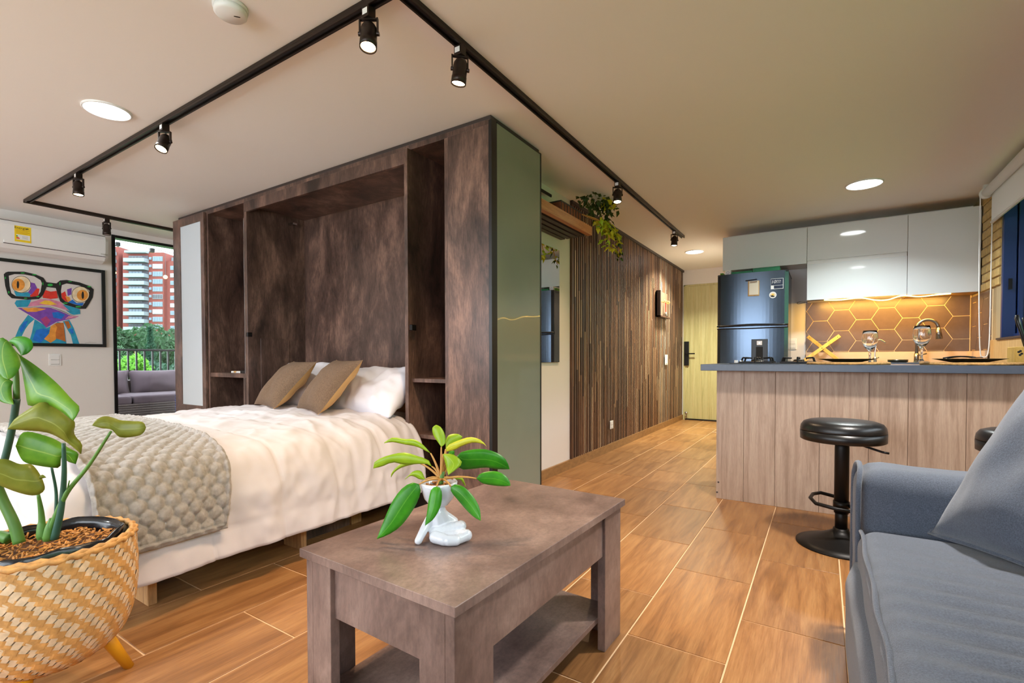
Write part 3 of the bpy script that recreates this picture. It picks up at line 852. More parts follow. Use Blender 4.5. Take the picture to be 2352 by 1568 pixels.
# right column
boxo('column_front', -1.885, -1.588, YF - 0.004, YF + 0.014, 0.06, 2.272, LAM, cab, 0.001)
boxo('corner_profile', -1.588, -1.568, YF - 0.004, YF + 0.05, 0.0, ZT - 0.01, 'black_plastic', cab)
gp = boxo('frosted_side_panel', -1.582, -1.568, YF + 0.05, 2.806, 0.012, ZT - 0.008, 'frosted_side', cab)
boxo('panel_edge', -1.582, -1.5655, 2.8, 2.812, 0.0, ZT - 0.004, 'black_plastic', gp)
boxo('panel_edge', -1.582, -1.5655, YF + 0.05, 2.812, ZT - 0.012, ZT - 0.004, 'black_plastic', gp)
boxo('column_carcass', -1.885, -1.585, YF + 0.016, YBK - 0.03, 0.01, 2.27, 'dark_edge', cab)
boxo('inset_panel', -4.062, -4.056, on(600, 850, 'x', -4.056).y, on(665, 850, 'x', -4.056).y, 0.4, on(632, 778, 'x', -4.056).z, LAM, cab, 0.001)
for px, py, x in ((947, 752, -2.19), (571, 768, -4.1)):
    p = on(px, py, 'y', YF - 0.03); boxo('latch', p.x - 0.012, p.x + 0.012, YF - 0.045, YF - 0.004, p.z - 0.018, p.z + 0.018, 'black_metal', cab, 0.003)
boxo('hinge', -4.06, -3.98, 2.62, 2.66, 2.16, 2.18, 'chrome', cab, 0.003)
# folded linen behind the frosted door
for i, (z0, z1, w) in enumerate(((0.522, 0.60, 0.40), (0.60, 0.70, 0.43), (0.70, 0.83, 0.42), (0.83, 0.98, 0.44))):
    bm = B(); soft_box(bm, (-4.99, YF + 0.19, (z0 + z1) / 2), (w, 0.36, z1 - z0 - 0.008), 0.028, 6)
    o = obj('folded_linen', bm, 'pillow_white', None, True)
    tag(o, ('lowest', 'second', 'third', 'topmost')[i] + ' white folded linen stacked behind the frosted cabinet door', 'linen', 'linen stack behind the frosted door')
# small remote on the niche shelf
rm = thing('remote_control', 'small white and black remote lying on the left niche shelf', 'remote', (-4.3, YF + 0.05, 0.838))
p, q = on(533, 851, 'y', YF + 0.04), on(568, 848, 'y', YF + 0.04)
boxo('white_body', p.x, p.x + (q.x - p.x) * 0.6, YF + 0.03, YF + 0.06, 0.838, 0.855, 'white_plastic', rm, 0.004)
boxo('black_body', p.x + (q.x - p.x) * 0.6, q.x, YF + 0.03, YF + 0.06, 0.838, 0.862, 'black_plastic', rm, 0.004)
boxo('battery_cap', p.x + (q.x - p.x) * 0.2, p.x + (q.x - p.x) * 0.35, YF + 0.028, YF + 0.062, 0.84, 0.857, 'oak_edge', rm)

# ================================================================== BED
bed = thing('fold_down_bed', 'fold-down double bed on wooden fold-out legs', 'bed', (-3.1, 1.6, 0))
boxo('bed_panel', -4.0, -2.24, 0.62, 2.74, 0.2, 0.235, LAM, bed, 0.002)
bm = B(); box(bm, -4.0, -3.96, 0.62, 2.74, 0.235, 0.36); box(bm, -2.28, -2.24, 0.62, 2.74, 0.235, 0.36); box(bm, -3.96, -2.28, 0.62, 0.66, 0.235, 0.36); obj('side_rails', bm, 'leg_wood', bed)
bm = B(); soft_box(bm, (-3.1, 1.70, 0.39), (1.68, 2.04, 0.24), 0.06, 10); obj('mattress', bm, 'linen', bed, True)
boxo('head_board', -4.0, -2.24, 2.62, 2.66, 0.3, 0.8, 'paper', bed, 0.004)
for yy in (0.812, 1.47):
    lg = thing('leg_frame', None, None); lg.location = (-2.9, yy, 0); lg.parent = bed; lg.matrix_parent_inverse = world_of(bed).inverted()
    boxo('leg', -2.345, -2.197, yy, yy + 0.032, 0, 0.2, 'leg_wood', lg, 0.002)
    boxo('leg', -4.0, -3.85, yy, yy + 0.032, 0, 0.2, 'leg_wood', lg, 0.002)
    boxo('cross_bar', -3.85, -2.345, yy + 0.004, yy + 0.028, 0.02, 0.06, 'leg_wood', lg, 0.002)
boxo('under_bed_rail', -2.34, -2.3, 1.55, 1.85, 0.0, 0.2, LAM, bed)
boxo('support_block', -2.34, -2.295, 1.86, 1.93, 0.0, 0.2, 'leg_wood', bed)

PROF = spline([(-4.24, 0, 0.30), (-4.19, 0, 0.46), (-4.08, 0, 0.53), (-3.6, 0, 0.562), (-3.1, 0, 0.576), (-2.6, 0, 0.576), (-2.33, 0, 0.56), (-2.19, 0, 0.52), (-2.12, 0, 0.42), (-2.09, 0, 0.28), (-2.07, 0, 0.145)], 12)
_PL = [0.0]
for a, b in zip(PROF, PROF[1:]): _PL.append(_PL[-1] + (b - a).length)
VT = _PL[-1]
def prof(v):
    s = min(max(v, 0), 1) * VT; lo, hi = 0, len(_PL) - 2
    while lo < hi:
        m = (lo + hi + 1) // 2
        if _PL[m] <= s: lo = m
        else: hi = m - 1
    t = (s - _PL[lo]) / (_PL[lo + 1] - _PL[lo])
    return PROF[lo].lerp(PROF[lo + 1], min(1, t))
def bedsurf(t, v):
    p = prof(v)
    if t >= 0.62: return Vector((p.x, t, p.z))
    s = 0.62 - t; R = 0.1
    if s < R * pi / 2: yy, dz = 0.62 - R * sin(s / R), -R * (1 - cos(s / R))
    else: yy, dz = 0.52 - 0.1 * (s - R * pi / 2), -R - (s - R * pi / 2)
    return Vector((p.x + 0.04 * min(1, s * 3) * (1 if v > 0.85 else 0), yy, max(0.13 + 0.02 * sin(v * 40), p.z + dz)))
def bednorm(t, v):
    e = 0.004
    a = bedsurf(t + e, v) - bedsurf(t - e, v); b = bedsurf(t, v + e) - bedsurf(t, v - e)
    n = a.cross(b)
    return -n.normalized() if n.length > 1e-9 else Vector((0, 0, 1))
def quilt(t, v):
    s = v * VT
    a = abs(sin(pi * (t - 0.1) / 0.30)) ** 0.3; b = abs(sin(pi * (s - 0.12) / 0.34)) ** 0.3
    h = 0.020 * a * (0.55 + 0.45 * b)
    q = Vector((t * 3.2, s * 3.2, 0))
    h += 0.014 * noise.noise(q) + 0.009 * noise.noise(q * 2.7 + Vector((5, 1, 0))) + 0.004 * noise.noise(q * 7.0) + 0.010 * (1 - abs(noise.noise(Vector((t * 9 + s * 2.0, s * 5, 3))))) ** 3
    side = max(0.0, min(1.0, (s - (VT - 0.5)) / 0.3))
    h += side * (0.010 * sin(t * 17 + 1.5 * noise.noise(Vector((t * 3, s * 2, 8)))) + 0.006 * noise.noise(Vector((t * 16, s * 4, 1))))
    if t > 1.72: h += 0.014 * min(1, (t - 1.72) / 0.03)          # turned-down layer near the pillows
    return h
def comforter(u, v):
    t = 0.24 + u * (2.235 - 0.24)
    if v > 0.9: t -= 0.05 * ((v - 0.9) / 0.1) * (u - 0.5)
    return bedsurf(t, v) + bednorm(t, v) * (0.004 + quilt(t, v))
bm = B(); grid(bm, comforter, 210, 190)
cf = obj('comforter', bm, 'linen', None, True)
md = cf.modifiers.new('thickness', 'SOLIDIFY'); md.thickness = 0.014; md.offset = -1
tag(cf, 'white quilted comforter spread over the bed', 'comforter')

def knit(u, v):
    # u along the bed, v across it; hanging over the near side
    vv = 0.02 + v * (0.955 - 0.02)
    a = 0.60 + 0.09 * (1 - vv); b = 1.05 + 0.30 * (1 - vv) - 0.02 * max(0, vv - 0.85) / 0.1
    t = a + u * (b - a)
    s = vv * VT; cu, cv = u * 8.5, s / 0.040
    bump = 0.0; r0 = math.floor(cv)
    for row in (r0 - 1, r0, r0 + 1):
        fu = (cu + 0.5 * (row % 2)) % 1.0 - 0.5; fv = cv - row - 0.5
        bump = max(bump, sqrt(max(0.0, 1 - (fu / 0.56) ** 2 - (fv / 0.78) ** 2)))
    edge = min(u, 1 - u, (1 - v) * 4) * 20
    h = 0.010 + 0.024 * bump * min(1, 0.4 + edge) + 0.003 * noise.noise(Vector((t * 70, s * 70, 0))) + (0.012 if edge < 0.7 else 0)
    return bedsurf(t, vv) + bednorm(t, vv) * (h + 0.5 * quilt(t, vv) + 0.006)
bm = B(); grid(bm, knit, 120, 560)
th = obj('knit_throw', bm, 'throw_knit', None, True)
md = th.modifiers.new('thickness', 'SOLIDIFY'); md.thickness = 0.016; md.offset = -1
tag(th, 'chunky grey knitted throw across the foot of the bed', 'throw')

# pillows: two white ones leaning back, two brown cushions in front
def lean(bl, br, tl, w, hh):
    bl, br, tl = Vector(bl), Vector(br), Vector(tl)
    x = (br - bl); z = tl - bl
    M = basis(x, z, bl + x.normalized() * w / 2 + (z - x.normalized() * z.dot(x.normalized())).normalized() * hh / 2)
    return M
bm = B(); pillow_mesh(bm, lean((-2.95, 2.16, 0.60), (-2.26, 2.12, 0.60), (-2.96, 2.44, 0.86), 0.70, 0.42), 0.72, 0.44, 0.2, 3, 40, wrinkle=0.13)
o = obj('pillow', bm, 'pillow_white', None, True); tag(o, 'plump white pillow at the right side of the bed', 'pillow', 'white pillows')
bm = B(); pillow_mesh(bm, lean((-3.86, 2.18, 0.60), (-3.0, 2.18, 0.60), (-3.86, 2.44, 0.88), 0.80, 0.44), 0.8, 0.45, 0.2, 8, 40, wrinkle=0.12)
o = obj('pillow', bm, 'pillow_white', None, True); tag(o, 'white pillow behind the two brown cushions', 'pillow', 'white pillows')
bm = B(); pillow_mesh(bm, lean((-2.9, 2.42, 0.585), (-2.25, 2.40, 0.585), (-2.9, 2.54, 0.82), 0.64, 0.34), 0.62, 0.34, 0.14, 5, 22)
o = obj('pillow', bm, 'cushion_mustard', None, True); tag(o, 'tan pillow tucked behind the right white pillow', 'pillow')
for lab, bl, br, tl, w, hh, sd in (('brown cushion with tan back, nearer the right white pillow', (-3.10, 2.03, 0.615), (-2.64, 1.87, 0.615), (-2.95, 2.2, 0.90), 0.50, 0.42, 1),
                                   ('brown cushion with tan back at the left of the bed', (-3.66, 2.05, 0.615), (-3.2, 1.93, 0.615), (-3.48, 2.24, 0.90), 0.48, 0.42, 2)):
    M = lean(bl, br, tl, w, hh); M.translation += Vector((0.05, 0, 0))
    c = thing('cushion', lab, 'cushion', M.translation, 'brown bed cushions')
    sh = Matrix.Identity(4); sh[0][2] = 0.22          # slumped sideways
    obj('front_cover', pillow_mesh(B(), M @ sh, w, hh, 0.15, sd, 26, 1), 'cushion_brown', c, True)
    obj('back_cover', pillow_mesh(B(), M @ sh, w, hh, 0.15, sd + 4, 26, -1), 'cushion_mustard', c, True)

# ================================================================== COFFEE TABLE
AT = radians(-1.9); EX, EY = Vector((cos(AT), sin(AT), 0)), Vector((-sin(AT), cos(AT), 0)); N0 = Vector((-0.603, 0.735, 0)); TWD, TLN, TZ = 0.53, 0.892, 0.472
def T(a, b, z): return N0 - EX * a + EY * b + Vector((0, 0, z))     # a back from the near right corner, b along
ct = thing('coffee_table', 'dark brown concrete-look coffee table with lower shelf', 'coffee table', T(TWD / 2, TLN / 2, 0))
def tbox(name, a0, a1, b0, b1, z0, z1, mat='dark_laminate_flat', bev=0.0012):
    return obj(name, obox(B(), T((a0 + a1) / 2, (b0 + b1) / 2, (z0 + z1) / 2), EX, EY, (0, 0, 1), a1 - a0, b1 - b0, z1 - z0, bev), mat, ct)
tbox('table_top', 0, TWD, 0, TLN, TZ - 0.022, TZ)
ins, th_, wx, wy, zl = 0.012, 0.026, 0.10, 0.13, TZ - 0.022
for a_in, sa in ((ins, 1), (TWD - ins, -1)):
    for b_in, sb in ((ins, 1), (TLN - ins, -1)):
        bm = B()
        def lb(a0, a1, b0, b1):
            a0, a1 = sorted((a0, a1)); b0, b1 = sorted((b0, b1))
            obox(bm, T((a0 + a1) / 2, (b0 + b1) / 2, zl / 2), EX, EY, (0, 0, 1), a1 - a0, b1 - b0, zl, 0.001)
        lb(a_in, a_in + sa * th_, b_in, b_in + sb * wy); lb(a_in + sa * th_, a_in + sa * wx, b_in, b_in + sb * th_)
        obj('leg', bm, 'dark_laminate_flat', ct)
za = on(1250, 1389, 'x', -0.61).z
tbox('apron', ins + 0.008, ins + 0.026, ins + wy, TLN - ins - wy, za, zl)
tbox('apron', TWD - ins - 0.026, TWD - ins - 0.008, ins + wy, TLN - ins - wy, za, zl)
tbox('apron', ins + wx, TWD - ins - wx, ins + 0.012, ins + 0.03, za, zl)
tbox('apron', ins + wx, TWD - ins - wx, TLN - ins - 0.03, TLN - ins - 0.012, za, zl)
tbox('lift_tray', ins + 0.03, TWD - ins - 0.03, ins + 0.03, TLN - ins - 0.03, za + 0.002, za + 0.014)
tbox('lower_shelf', ins + th_, TWD - ins - th_, ins + th_, TLN - ins - th_, 0.088, 0.106)

# ------------------------------------------------------------------ figure planter with philodendron
PD = 1.325
def pp(px, py, d=0.0): return at(px, py, PD + d)
base = on(1012, 1243, 'z', TZ)
pln = thing('figure_planter', 'white ceramic seated figure planter on the coffee table', 'planter', (base.x, base.y, TZ))
cc = pp(1008, 1112); cz = cc.z; pz = TZ
bm = B(); R = 0.051
lathe(bm, (cc.x, cc.y, 0), [(0.012, cz - 0.062), (0.026, cz - 0.054), (0.040, cz - 0.036), (R - 0.003, cz - 0.012), (R, cz + 0.006), (R - 0.003, cz + 0.009), (R - 0.007, cz + 0.006), (R - 0.008, cz - 0.012), (0.02, cz - 0.04)], 40)
obj('cup_head', bm, 'ceramic_white', pln, True)
caps = [((1008, 1160, 0.0), (1006, 1182, 0.0), 0.017, 0.025), ((1006, 1182, 0.0), (1010, 1236, 0.012), 0.026, 0.038), ((1014, 1176, 0.0), (1040, 1198, 0.012), 0.012, 0.016),
        ((992, 1182, -0.005), (974, 1216, -0.03), 0.013, 0.012), ((974, 1216, -0.03), (961, 1252, -0.048), 0.012, 0.0105),
        ((1002, 1244, -0.02), (1058, 1208, -0.012), 0.020, 0.0165), ((1022, 1250, -0.035), (1071, 1229, -0.03), 0.016, 0.0165), ((1071, 1229, -0.03), (1050, 1252, -0.05), 0.0155, 0.014),
        ((1000, 1246, -0.04), (1020, 1254, -0.055), 0.017, 0.0155), ((1030, 1255, -0.058), (1048, 1253, -0.055), 0.0145, 0.014)]
bm = B()
for a, b, r0, r1 in caps:
    a, b = pp(*a), pp(*b); a.z = max(a.z, pz + r0 * 0.98); b.z = max(b.z, pz + r1 * 0.98)
    n = 7
    for i in range(n):
        t = i / (n - 1); bmesh.ops.create_icosphere(bm, subdivisions=2, radius=r0 + (r1 - r0) * t, matrix=Matrix.Translation(a.lerp(b, t)))
fg = obj('seated_figure', bm, 'ceramic_white', pln, True)
md = fg.modifiers.new('merge', 'REMESH'); md.mode = 'VOXEL'; md.voxel_size = 0.0022; md.use_smooth_shade = True
md = fg.modifiers.new('soften', 'SMOOTH'); md.factor = 0.5; md.iterations = 2
bm = B(); lathe(bm, (cc.x, cc.y, 0), [(0.001, cz - 0.006), (0.02, cz - 0.005), (R - 0.009, cz - 0.008)], 24, False, False); obj('soil', bm, 'soil', pln)
ph = thing('philodendron', 'bright green philodendron with long leaves in the white figure planter', 'plant', (cc.x, cc.y, cz - 0.006))
rg = random.Random(3); bm = B()
for i in range(60):
    a = rg.uniform(0, 6.28); r = R * 0.8 * sqrt(rg.random()); p = Vector((cc.x + r * cos(a), cc.y + r * sin(a), cz - 0.003)); d = Vector((rg.gauss(0, 1), rg.gauss(0, 1), rg.gauss(0, 0.3))).normalized(); obox(bm, p, d, d.orthogonal().normalized(), d.cross(d.orthogonal().normalized()), 0.012, 0.003, 0.002)
tag(obj('bark_chips', bm, 'bark', pln), kind='stuff')
def q(cx, cy, d=0.0): return at(840 + cx / 4.9, 960 + cy / 4.9, PD + d)
PH = [  # base, tip, left chain, right chain (crop pixels), depth offsets base/tip, material
    ((850, 325), (790, 75), [(800, 260), (755, 190), (748, 110)], [(900, 280), (885, 180), (840, 100)], 0.01, 0.03, 'leaf_lime'),
    ((905, 375), (1360, 320), [(920, 310), (1050, 250), (1180, 215), (1300, 250)], [(990, 365), (1080, 320), (1200, 280), (1310, 290)], 0.0, -0.04, 'leaf_yellow'),
    ((900, 350), (1090, 210), [(905, 230), (950, 185), (1040, 180)], [(960, 320), (1050, 270)], 0.03, 0.07, 'leaf_lime'),
    ((870, 405), (930, 640), [(885, 480), (905, 560)], [(980, 410), (1080, 500), (1030, 570)], -0.01, -0.04, 'leaf_lime'),
    ((1025, 430), (1620, 575), [(1080, 380), (1250, 350), (1400, 365), (1540, 430), (1600, 510)], [(1050, 570), (1200, 575), (1350, 560), (1500, 578)], 0.02, 0.06, 'leaf_deep'),
    ((1245, 680), (1630, 760), [(1300, 620), (1450, 600), (1560, 640), (1620, 710)], [(1320, 740), (1450, 765), (1560, 770)], 0.0, 0.0, 'leaf_deep'),
    ((960, 770), (1295, 1155), [(1020, 745), (1120, 790), (1220, 900), (1285, 1030)], [(960, 830), (1020, 910), (1130, 1040), (1220, 1120)], -0.04, -0.07, 'leaf_deep'),
    ((800, 770), (668, 1210), [(740, 800), (705, 920), (690, 1050), (675, 1140)], [(845, 800), (855, 900), (830, 1020), (760, 1140)], -0.055, -0.09, 'leaf_deep'),
    ((600, 745), (125, 1360), [(520, 725), (400, 800), (290, 950), (210, 1130), (150, 1290)], [(620, 800), (590, 920), (500, 1080), (380, 1230), (240, 1320)], -0.03, -0.06, 'leaf_deep'),
    ((670, 690), (440, 690), [(620, 600), (540, 600), (490, 640)], [(600, 690), (540, 660), (490, 655)], 0.0, 0.01, 'leaf_lime'),
    ((745, 545), (85, 565), [(700, 470), (580, 430), (440, 390), (300, 410), (170, 450), (95, 500)], [(680, 515), (560, 520), (420, 525), (300, 500), (180, 545)], 0.01, 0.03, 'leaf_lime'),
    ((600, 505), (285, 665), [(450, 490), (350, 550), (290, 620)], [(520, 525), (400, 560), (320, 610)], 0.03, 0.06, 'leaf_lime'),
    ((730, 395), (205, 280), [(640, 300), (540, 240), (440, 240), (300, 220)], [(680, 370), (560, 320), (440, 300), (300, 270)], 0.02, 0.05, 'leaf_lime'),
    ((985, 690), (1130, 775), [(1020, 650), (1090, 680)], [(1060, 700), (1090, 740)], 0.03, 0.05, 'leaf_lime'),
    ((940, 440), (1000, 370), [(930, 390), (960, 365)], [(990, 420)], 0.02, 0.03, 'leaf_deep')]
for b, t, L, Rr, db, dt, m in PH:
    n = len(L) + 1
    def mid(pts): return [q(x, y, db + (dt - db) * (i + 1) / (len(pts) + 1)) for i, (x, y) in enumerate(pts)]
    lf = leaf('leaf', q(*b, db), q(*t, dt), mid(L), mid(Rr), m, ph, 0.006)
    crown = q(850, 690, 0.0); e = q(*b, db); bm = B()
    tube(bm, bez(crown, crown.lerp(e, 0.5) + Vector((0, 0, 0.012)), e, 8), 0.0024, 8, radii=[0.004 - 0.0022 * i / 8 for i in range(9)])
    obj('petiole', bm, 'stem_tan', lf, True)
bm = B(); tube(bm, [q(850, 740), q(852, 690), q(868, 600)], 0.006, 8); obj('crown_stem', bm, 'stem_green', ph, True)

# ================================================================== KITCHEN PENINSULA
pen = thing('kitchen_peninsula', 'pale oak panelled breakfast bar peninsula', 'counter', (0.2, 3.8, 0))
seams = [-0.61] + [on(px, 1000, 'y', 3.557).x for px in (1708, 1780, 1882, 1995, 2085, 2219)] + [XR - 0.014]
for a, b in zip(seams, seams[1:]):
    boxo('oak_board', a + 0.0008, b - 0.0008, 3.557, 3.575, 0.0, 0.877, 'pale_oak', pen, 0.0012)
boxo('end_panel', -0.61, -0.592, 3.575, 4.1, 0, 0.877, 'pale_oak', pen, 0.001)
boxo('carcass', -0.592, XR - 0.014, 3.576, 4.09, 0.0, 0.87, 'dark_edge', pen)
for px, py in ((1650, 1107), (1647, 1130)):
    p = on(px, py, 'y', 3.556); bm = B(); cyl(bm, (p.x, 3.5575, p.z), (p.x, 3.5555, p.z), 0.006, n=12); obj('screw_cap', bm, 'dark_edge', pen)
wt = boxo('worktop', -0.69, XR - 0.013, 3.43, 4.14, 0.8775, 0.92, 'counter_stone', None, 0.002)
tag(wt, 'grey blue stone worktop of the breakfast bar', 'worktop')
ZC = 0.92

# hob
hob = thing('gas_hob', 'black glass gas hob with cast iron grates', 'hob', (-0.28, 3.84, ZC))
boxo('glass_plate', -0.565, -0.03, 3.785, 4.13, ZC, ZC + 0.007, 'black_plastic', hob, 0.002)
for bx, by, r in ((-0.4, 3.872, 0.034), (-0.142, 3.872, 0.03), (-0.4, 4.043, 0.03), (-0.142, 4.043, 0.036)):
    br = thing('burner', None, None, (bx, by, ZC)); br.parent = hob; br.matrix_parent_inverse = world_of(hob).inverted()
    bm = B(); lathe(bm, (bx, by, ZC), [(r + 0.012, 0.007), (r + 0.012, 0.012), (r, 0.016), (r, 0.022)], 24); obj('burner_ring', bm, 'chrome', br, True)
    bm = B(); lathe(bm, (bx, by, ZC), [(r - 0.003, 0.022), (r - 0.002, 0.028), (r - 0.012, 0.031)], 24); obj('burner_cap', bm, 'black_metal', br, True)
    bm = B(); g_ = 0.105
    box(bm, bx - g_, bx + g_, by - g_ * 0.79, by - g_ * 0.79 + 0.012, ZC + 0.007, ZC + 0.017, 0.002); box(bm, bx - g_, bx + g_, by + g_ * 0.79 - 0.012, by + g_ * 0.79, ZC + 0.007, ZC + 0.017, 0.002)
    for sx, sy in ((1, 0), (-1, 0), (0, 1), (0, -1)):
        c = Vector((bx + sx * 0.088, by + sy * 0.072, ZC)); e = Vector((bx + sx * 0.045, by + sy * 0.038, ZC))
        cyl(bm, c + Vector((sx * 0.01, sy * 0.01, 0.008)), c + Vector((0, 0, 0.044)), 0.006, n=8); cyl(bm, c + Vector((0, 0, 0.044)), e + Vector((0, 0, 0.04)), 0.006, 0.005, n=8)
    obj('grate', bm, 'black_metal', br)
bm = B(); cyl(bm, (-0.525, 3.82, ZC + 0.007), (-0.525, 3.82, ZC + 0.026), 0.013, n=16); obj('knob', bm, 'white_plastic', hob); 
bm = B(); cyl(bm, (-0.49, 3.82, ZC + 0.007), (-0.49, 3.82, ZC + 0.024), 0.013, n=16); obj('knob', bm, 'chrome', hob)

# placemats, plates, glasses
def placemat(x, y, lab):
    t = thing('placemat', lab, 'placemat', (x, y, ZC), 'rope placemats')
    for k in range(13):
        r = 0.208 - k * 0.0155
        if r < 0.012: break
        n = 44; bm = B(); tube(bm, [(x + r * cos(2 * pi * i / n), y + r * sin(2 * pi * i / n), ZC + 0.008 + 0.0012 * sin(i * 2.2 + k)) for i in range(n)], 0.0078, 6, True)
        obj('rope_coil', bm, 'jute', t, True)
placemat(0.128, 3.645, 'round jute rope placemat next to the gas hob')
placemat(0.688, 3.645, 'round jute rope placemat nearest the window')
def plate(x, y, r, lab):
    bm = B(); lathe(bm, (x, y, ZC + 0.0165), [(r * 0.5, 0), (r * 0.62, 0.004), (r * 0.98, 0.0175), (r, 0.019), (r * 0.96, 0.0195), (r * 0.6, 0.008), (r * 0.3, 0.006)], 48)
    o = obj('dinner_plate', bm, 'plate_dark', None, True); tag(o, lab, 'plate', 'dark dinner plates')
plate(0.128, 3.66, 0.153, 'dark dinner plate on the placemat next to the hob')
plate(0.688, 3.66, 0.158, 'dark dinner plate on the placemat nearest the window')
ck = thing('cutlery', 'dark fork and knife resting on the plate nearest the window', 'cutlery', (0.64, 3.66, ZC + 0.036))
for k, (x0, x1, y0) in enumerate(((0.575, 0.70, 3.64), (0.60, 0.72, 3.675))):
    bm = B(); tube(bm, bez((x0, y0, ZC + 0.038), ((x0 + x1) / 2, y0, ZC + 0.055), (x1, y0 + 0.01, ZC + 0.042), 8), 0.004, 8); box(bm, x1, x1 + 0.03, y0 + 0.002, y0 + 0.018, ZC + 0.039, ZC + 0.044, 0.001); obj('fork' if k else 'knife', bm, 'black_metal', ck, True)
def goblet(x, y, k, lab, dz=0.0165):
    bm = B(); z = ZC
    p = [(0.036, 0.0), (0.036, 0.0015), (0.012, 0.006), (0.0055, 0.02), (0.005, 0.05), (0.0075, 0.062), (0.005, 0.07), (0.010, 0.085), (0.027, 0.102), (0.0385, 0.128), (0.0405, 0.15), (0.038, 0.178), (0.0345, 0.20),
         (0.0335, 0.20), (0.037, 0.178), (0.0393, 0.15), (0.0373, 0.129), (0.026, 0.105), (0.008, 0.09), (0.001, 0.089)]
    lathe(bm, (x, y, z + dz), [(r * k, q * k) for r, q in p], 32)
    o = obj('wine_glass', bm, 'clear_glass', None, True); tag(o, lab, 'wine glass', 'stemmed glasses on the bar')
p = on(1998, 800, 'y', 3.88); goblet(p.x, 3.88, 1.08, 'stemmed wine glass behind the plate next to the hob', 0.0)
p = on(2117, 800, 'y', 3.55); goblet(p.x, 3.55, 1.02, 'stemmed wine glass at the left edge of the window side placemat')

kb = thing('knife_block', 'yellow wooden knife block with black handled knives', 'knife block', (1.0, 3.95, ZC))
boxo('block', on(2331, 800, 'y', 3.92).x, XR - 0.016, 3.92, 4.06, ZC, on(2345, 796, 'y', 3.92).z, 'yellow_wood', kb, 0.003)
for px, py in ((2344, 806), (2340, 808), (2347, 812), (2343, 815)):
    p = on(px, py, 'y', 3.9185); bm = B(); cyl(bm, (p.x, 3.921, p.z), (p.x, 3.918, p.z), 0.006, n=12); obj('mark', bm, 'ink_black', kb)
p0 = on(2350, 796, 'y', 3.98)
for k, (px, py, dy) in enumerate(((2334, 728, 0.0), (2340, 722, 0.035), (2347, 730, -0.03))):
    e = on(px, py, 'y', 3.98); s = Vector((min(1.06, p0.x + 0.02), 3.98 + dy, on(2345, 796, 'y', 3.92).z - 0.02)); e = Vector((e.x, 3.98 + dy, e.z)); bm = B(); tube(bm, [s, s.lerp(e, 0.45), s.lerp(e, 0.75), e], 0.009, 10, radii=[0.006, 0.008, 0.010, 0.009]); obj('knife_handle', bm, 'black_plastic', kb, True)

# ------------------------------------------------------------------ back run
bc = thing('sink_cabinet', 'white base cabinet under the sink worktop', 'cabinet', (0.45, 5.6, 0))
boxo('carcass', -0.14, XR - 0.014, 5.40, YK - 0.014, 0.08, 0.878, 'white_plastic', bc)
for a, b in ((-0.14, 0.28), (0.285, 0.70), (0.705, XR - 0.014)): boxo('door', a, b, 5.38, 5.398, 0.09, 0.875, 'white_gloss', bc, 0.002)
boxo('plinth', -0.12, XR - 0.014, 5.44, YK - 0.02, 0, 0.08, 'dark_edge', bc)
bw = thing('sink_worktop', 'back worktop with stone upstand below the hexagonal tiles', 'worktop', (0.45, 5.6, 0.88))
boxo('slab', -0.148, XR - 0.014, 5.36, YK - 0.012, 0.878, 0.92, 'counter_stone', bw, 0.002)
boxo('upstand', -0.148, XR - 0.014, YK - 0.026, YK - 0.012, 0.92, 1.0195, 'upstand_stone', bw, 0.001)
boxo('upstand', XR - 0.03, XR - 0.014, 5.36, YK - 0.026, 0.92, 1.019, 'upstand_stone', bw, 0.001)
fc = thing('kitchen_tap', 'tall brushed gooseneck kitchen tap', 'tap', (0.72, 5.72, 0.92))
b0 = on(2105, 830, 'y', 5.72); top = on(2130, 735, 'y', 5.72); hd = on(2155, 756, 'y', 5.72); h2 = on(2160, 778, 'y', 5.72)
bm = B(); arc = [(b0.x, 5.72, 0.92), (b0.x, 5.72, 1.12), (b0.x, 5.72, 1.23)]
cx, rr = (b0.x + hd.x) / 2, (hd.x - b0.x) / 2
arc += [(cx - rr * cos(a), 5.72, 1.23 + rr * sin(a)) for a in [pi * i / 12 for i in range(1, 12)]] + [(hd.x, 5.72, 1.225)]
tube(bm, arc, 0.0135, 14); obj('spout', bm, 'dark_steel', fc, True)
bm = B(); cyl(bm, (hd.x, 5.72, 1.23), (hd.x + 0.008, 5.72, 1.13), 0.016, 0.026, 20); obj('spray_head', bm, 'dark_steel', fc, True)
bm = B(); cyl(bm, (b0.x, 5.72, 0.92), (b0.x, 5.72, 1.0), 0.02, 0.018, 20); cyl(bm, (b0.x, 5.72, 0.98), (b0.x + 0.07, 5.71, 1.0), 0.006, n=10); obj('valve_body', bm, 'dark_steel', fc, True)
f2 = thing('filter_tap', 'small chrome filter tap behind the left glass', 'tap', (0.38, 5.75, 0.92))
a0 = on(2010, 828, 'y', 5.75); a1 = on(2018, 783, 'y', 5.75); a2 = on(2035, 787, 'y', 5.75)
bm = B(); tube(bm, spline([(a0.x, 5.75, 0.92), (a0.x, 5.75, 1.03), (a1.x, 5.75, a1.z + 0.01), (a2.x, 5.75, a2.z)], 6), 0.006, 10); obj('spout', bm, 'chrome', f2, True)
bm = B(); cyl(bm, (a0.x, 5.75, 0.92), (a0.x, 5.75, 0.97), 0.013, n=14); cyl(bm, (a0.x - 0.02, 5.75, 0.955), (a0.x + 0.03, 5.75, 0.965), 0.006, n=10); obj('valve_body', bm, 'chrome', f2, True)
sd = thing('soap_dish', 'low dark round dish standing by the sink', 'dish', (0.53, 5.5, 0.92))
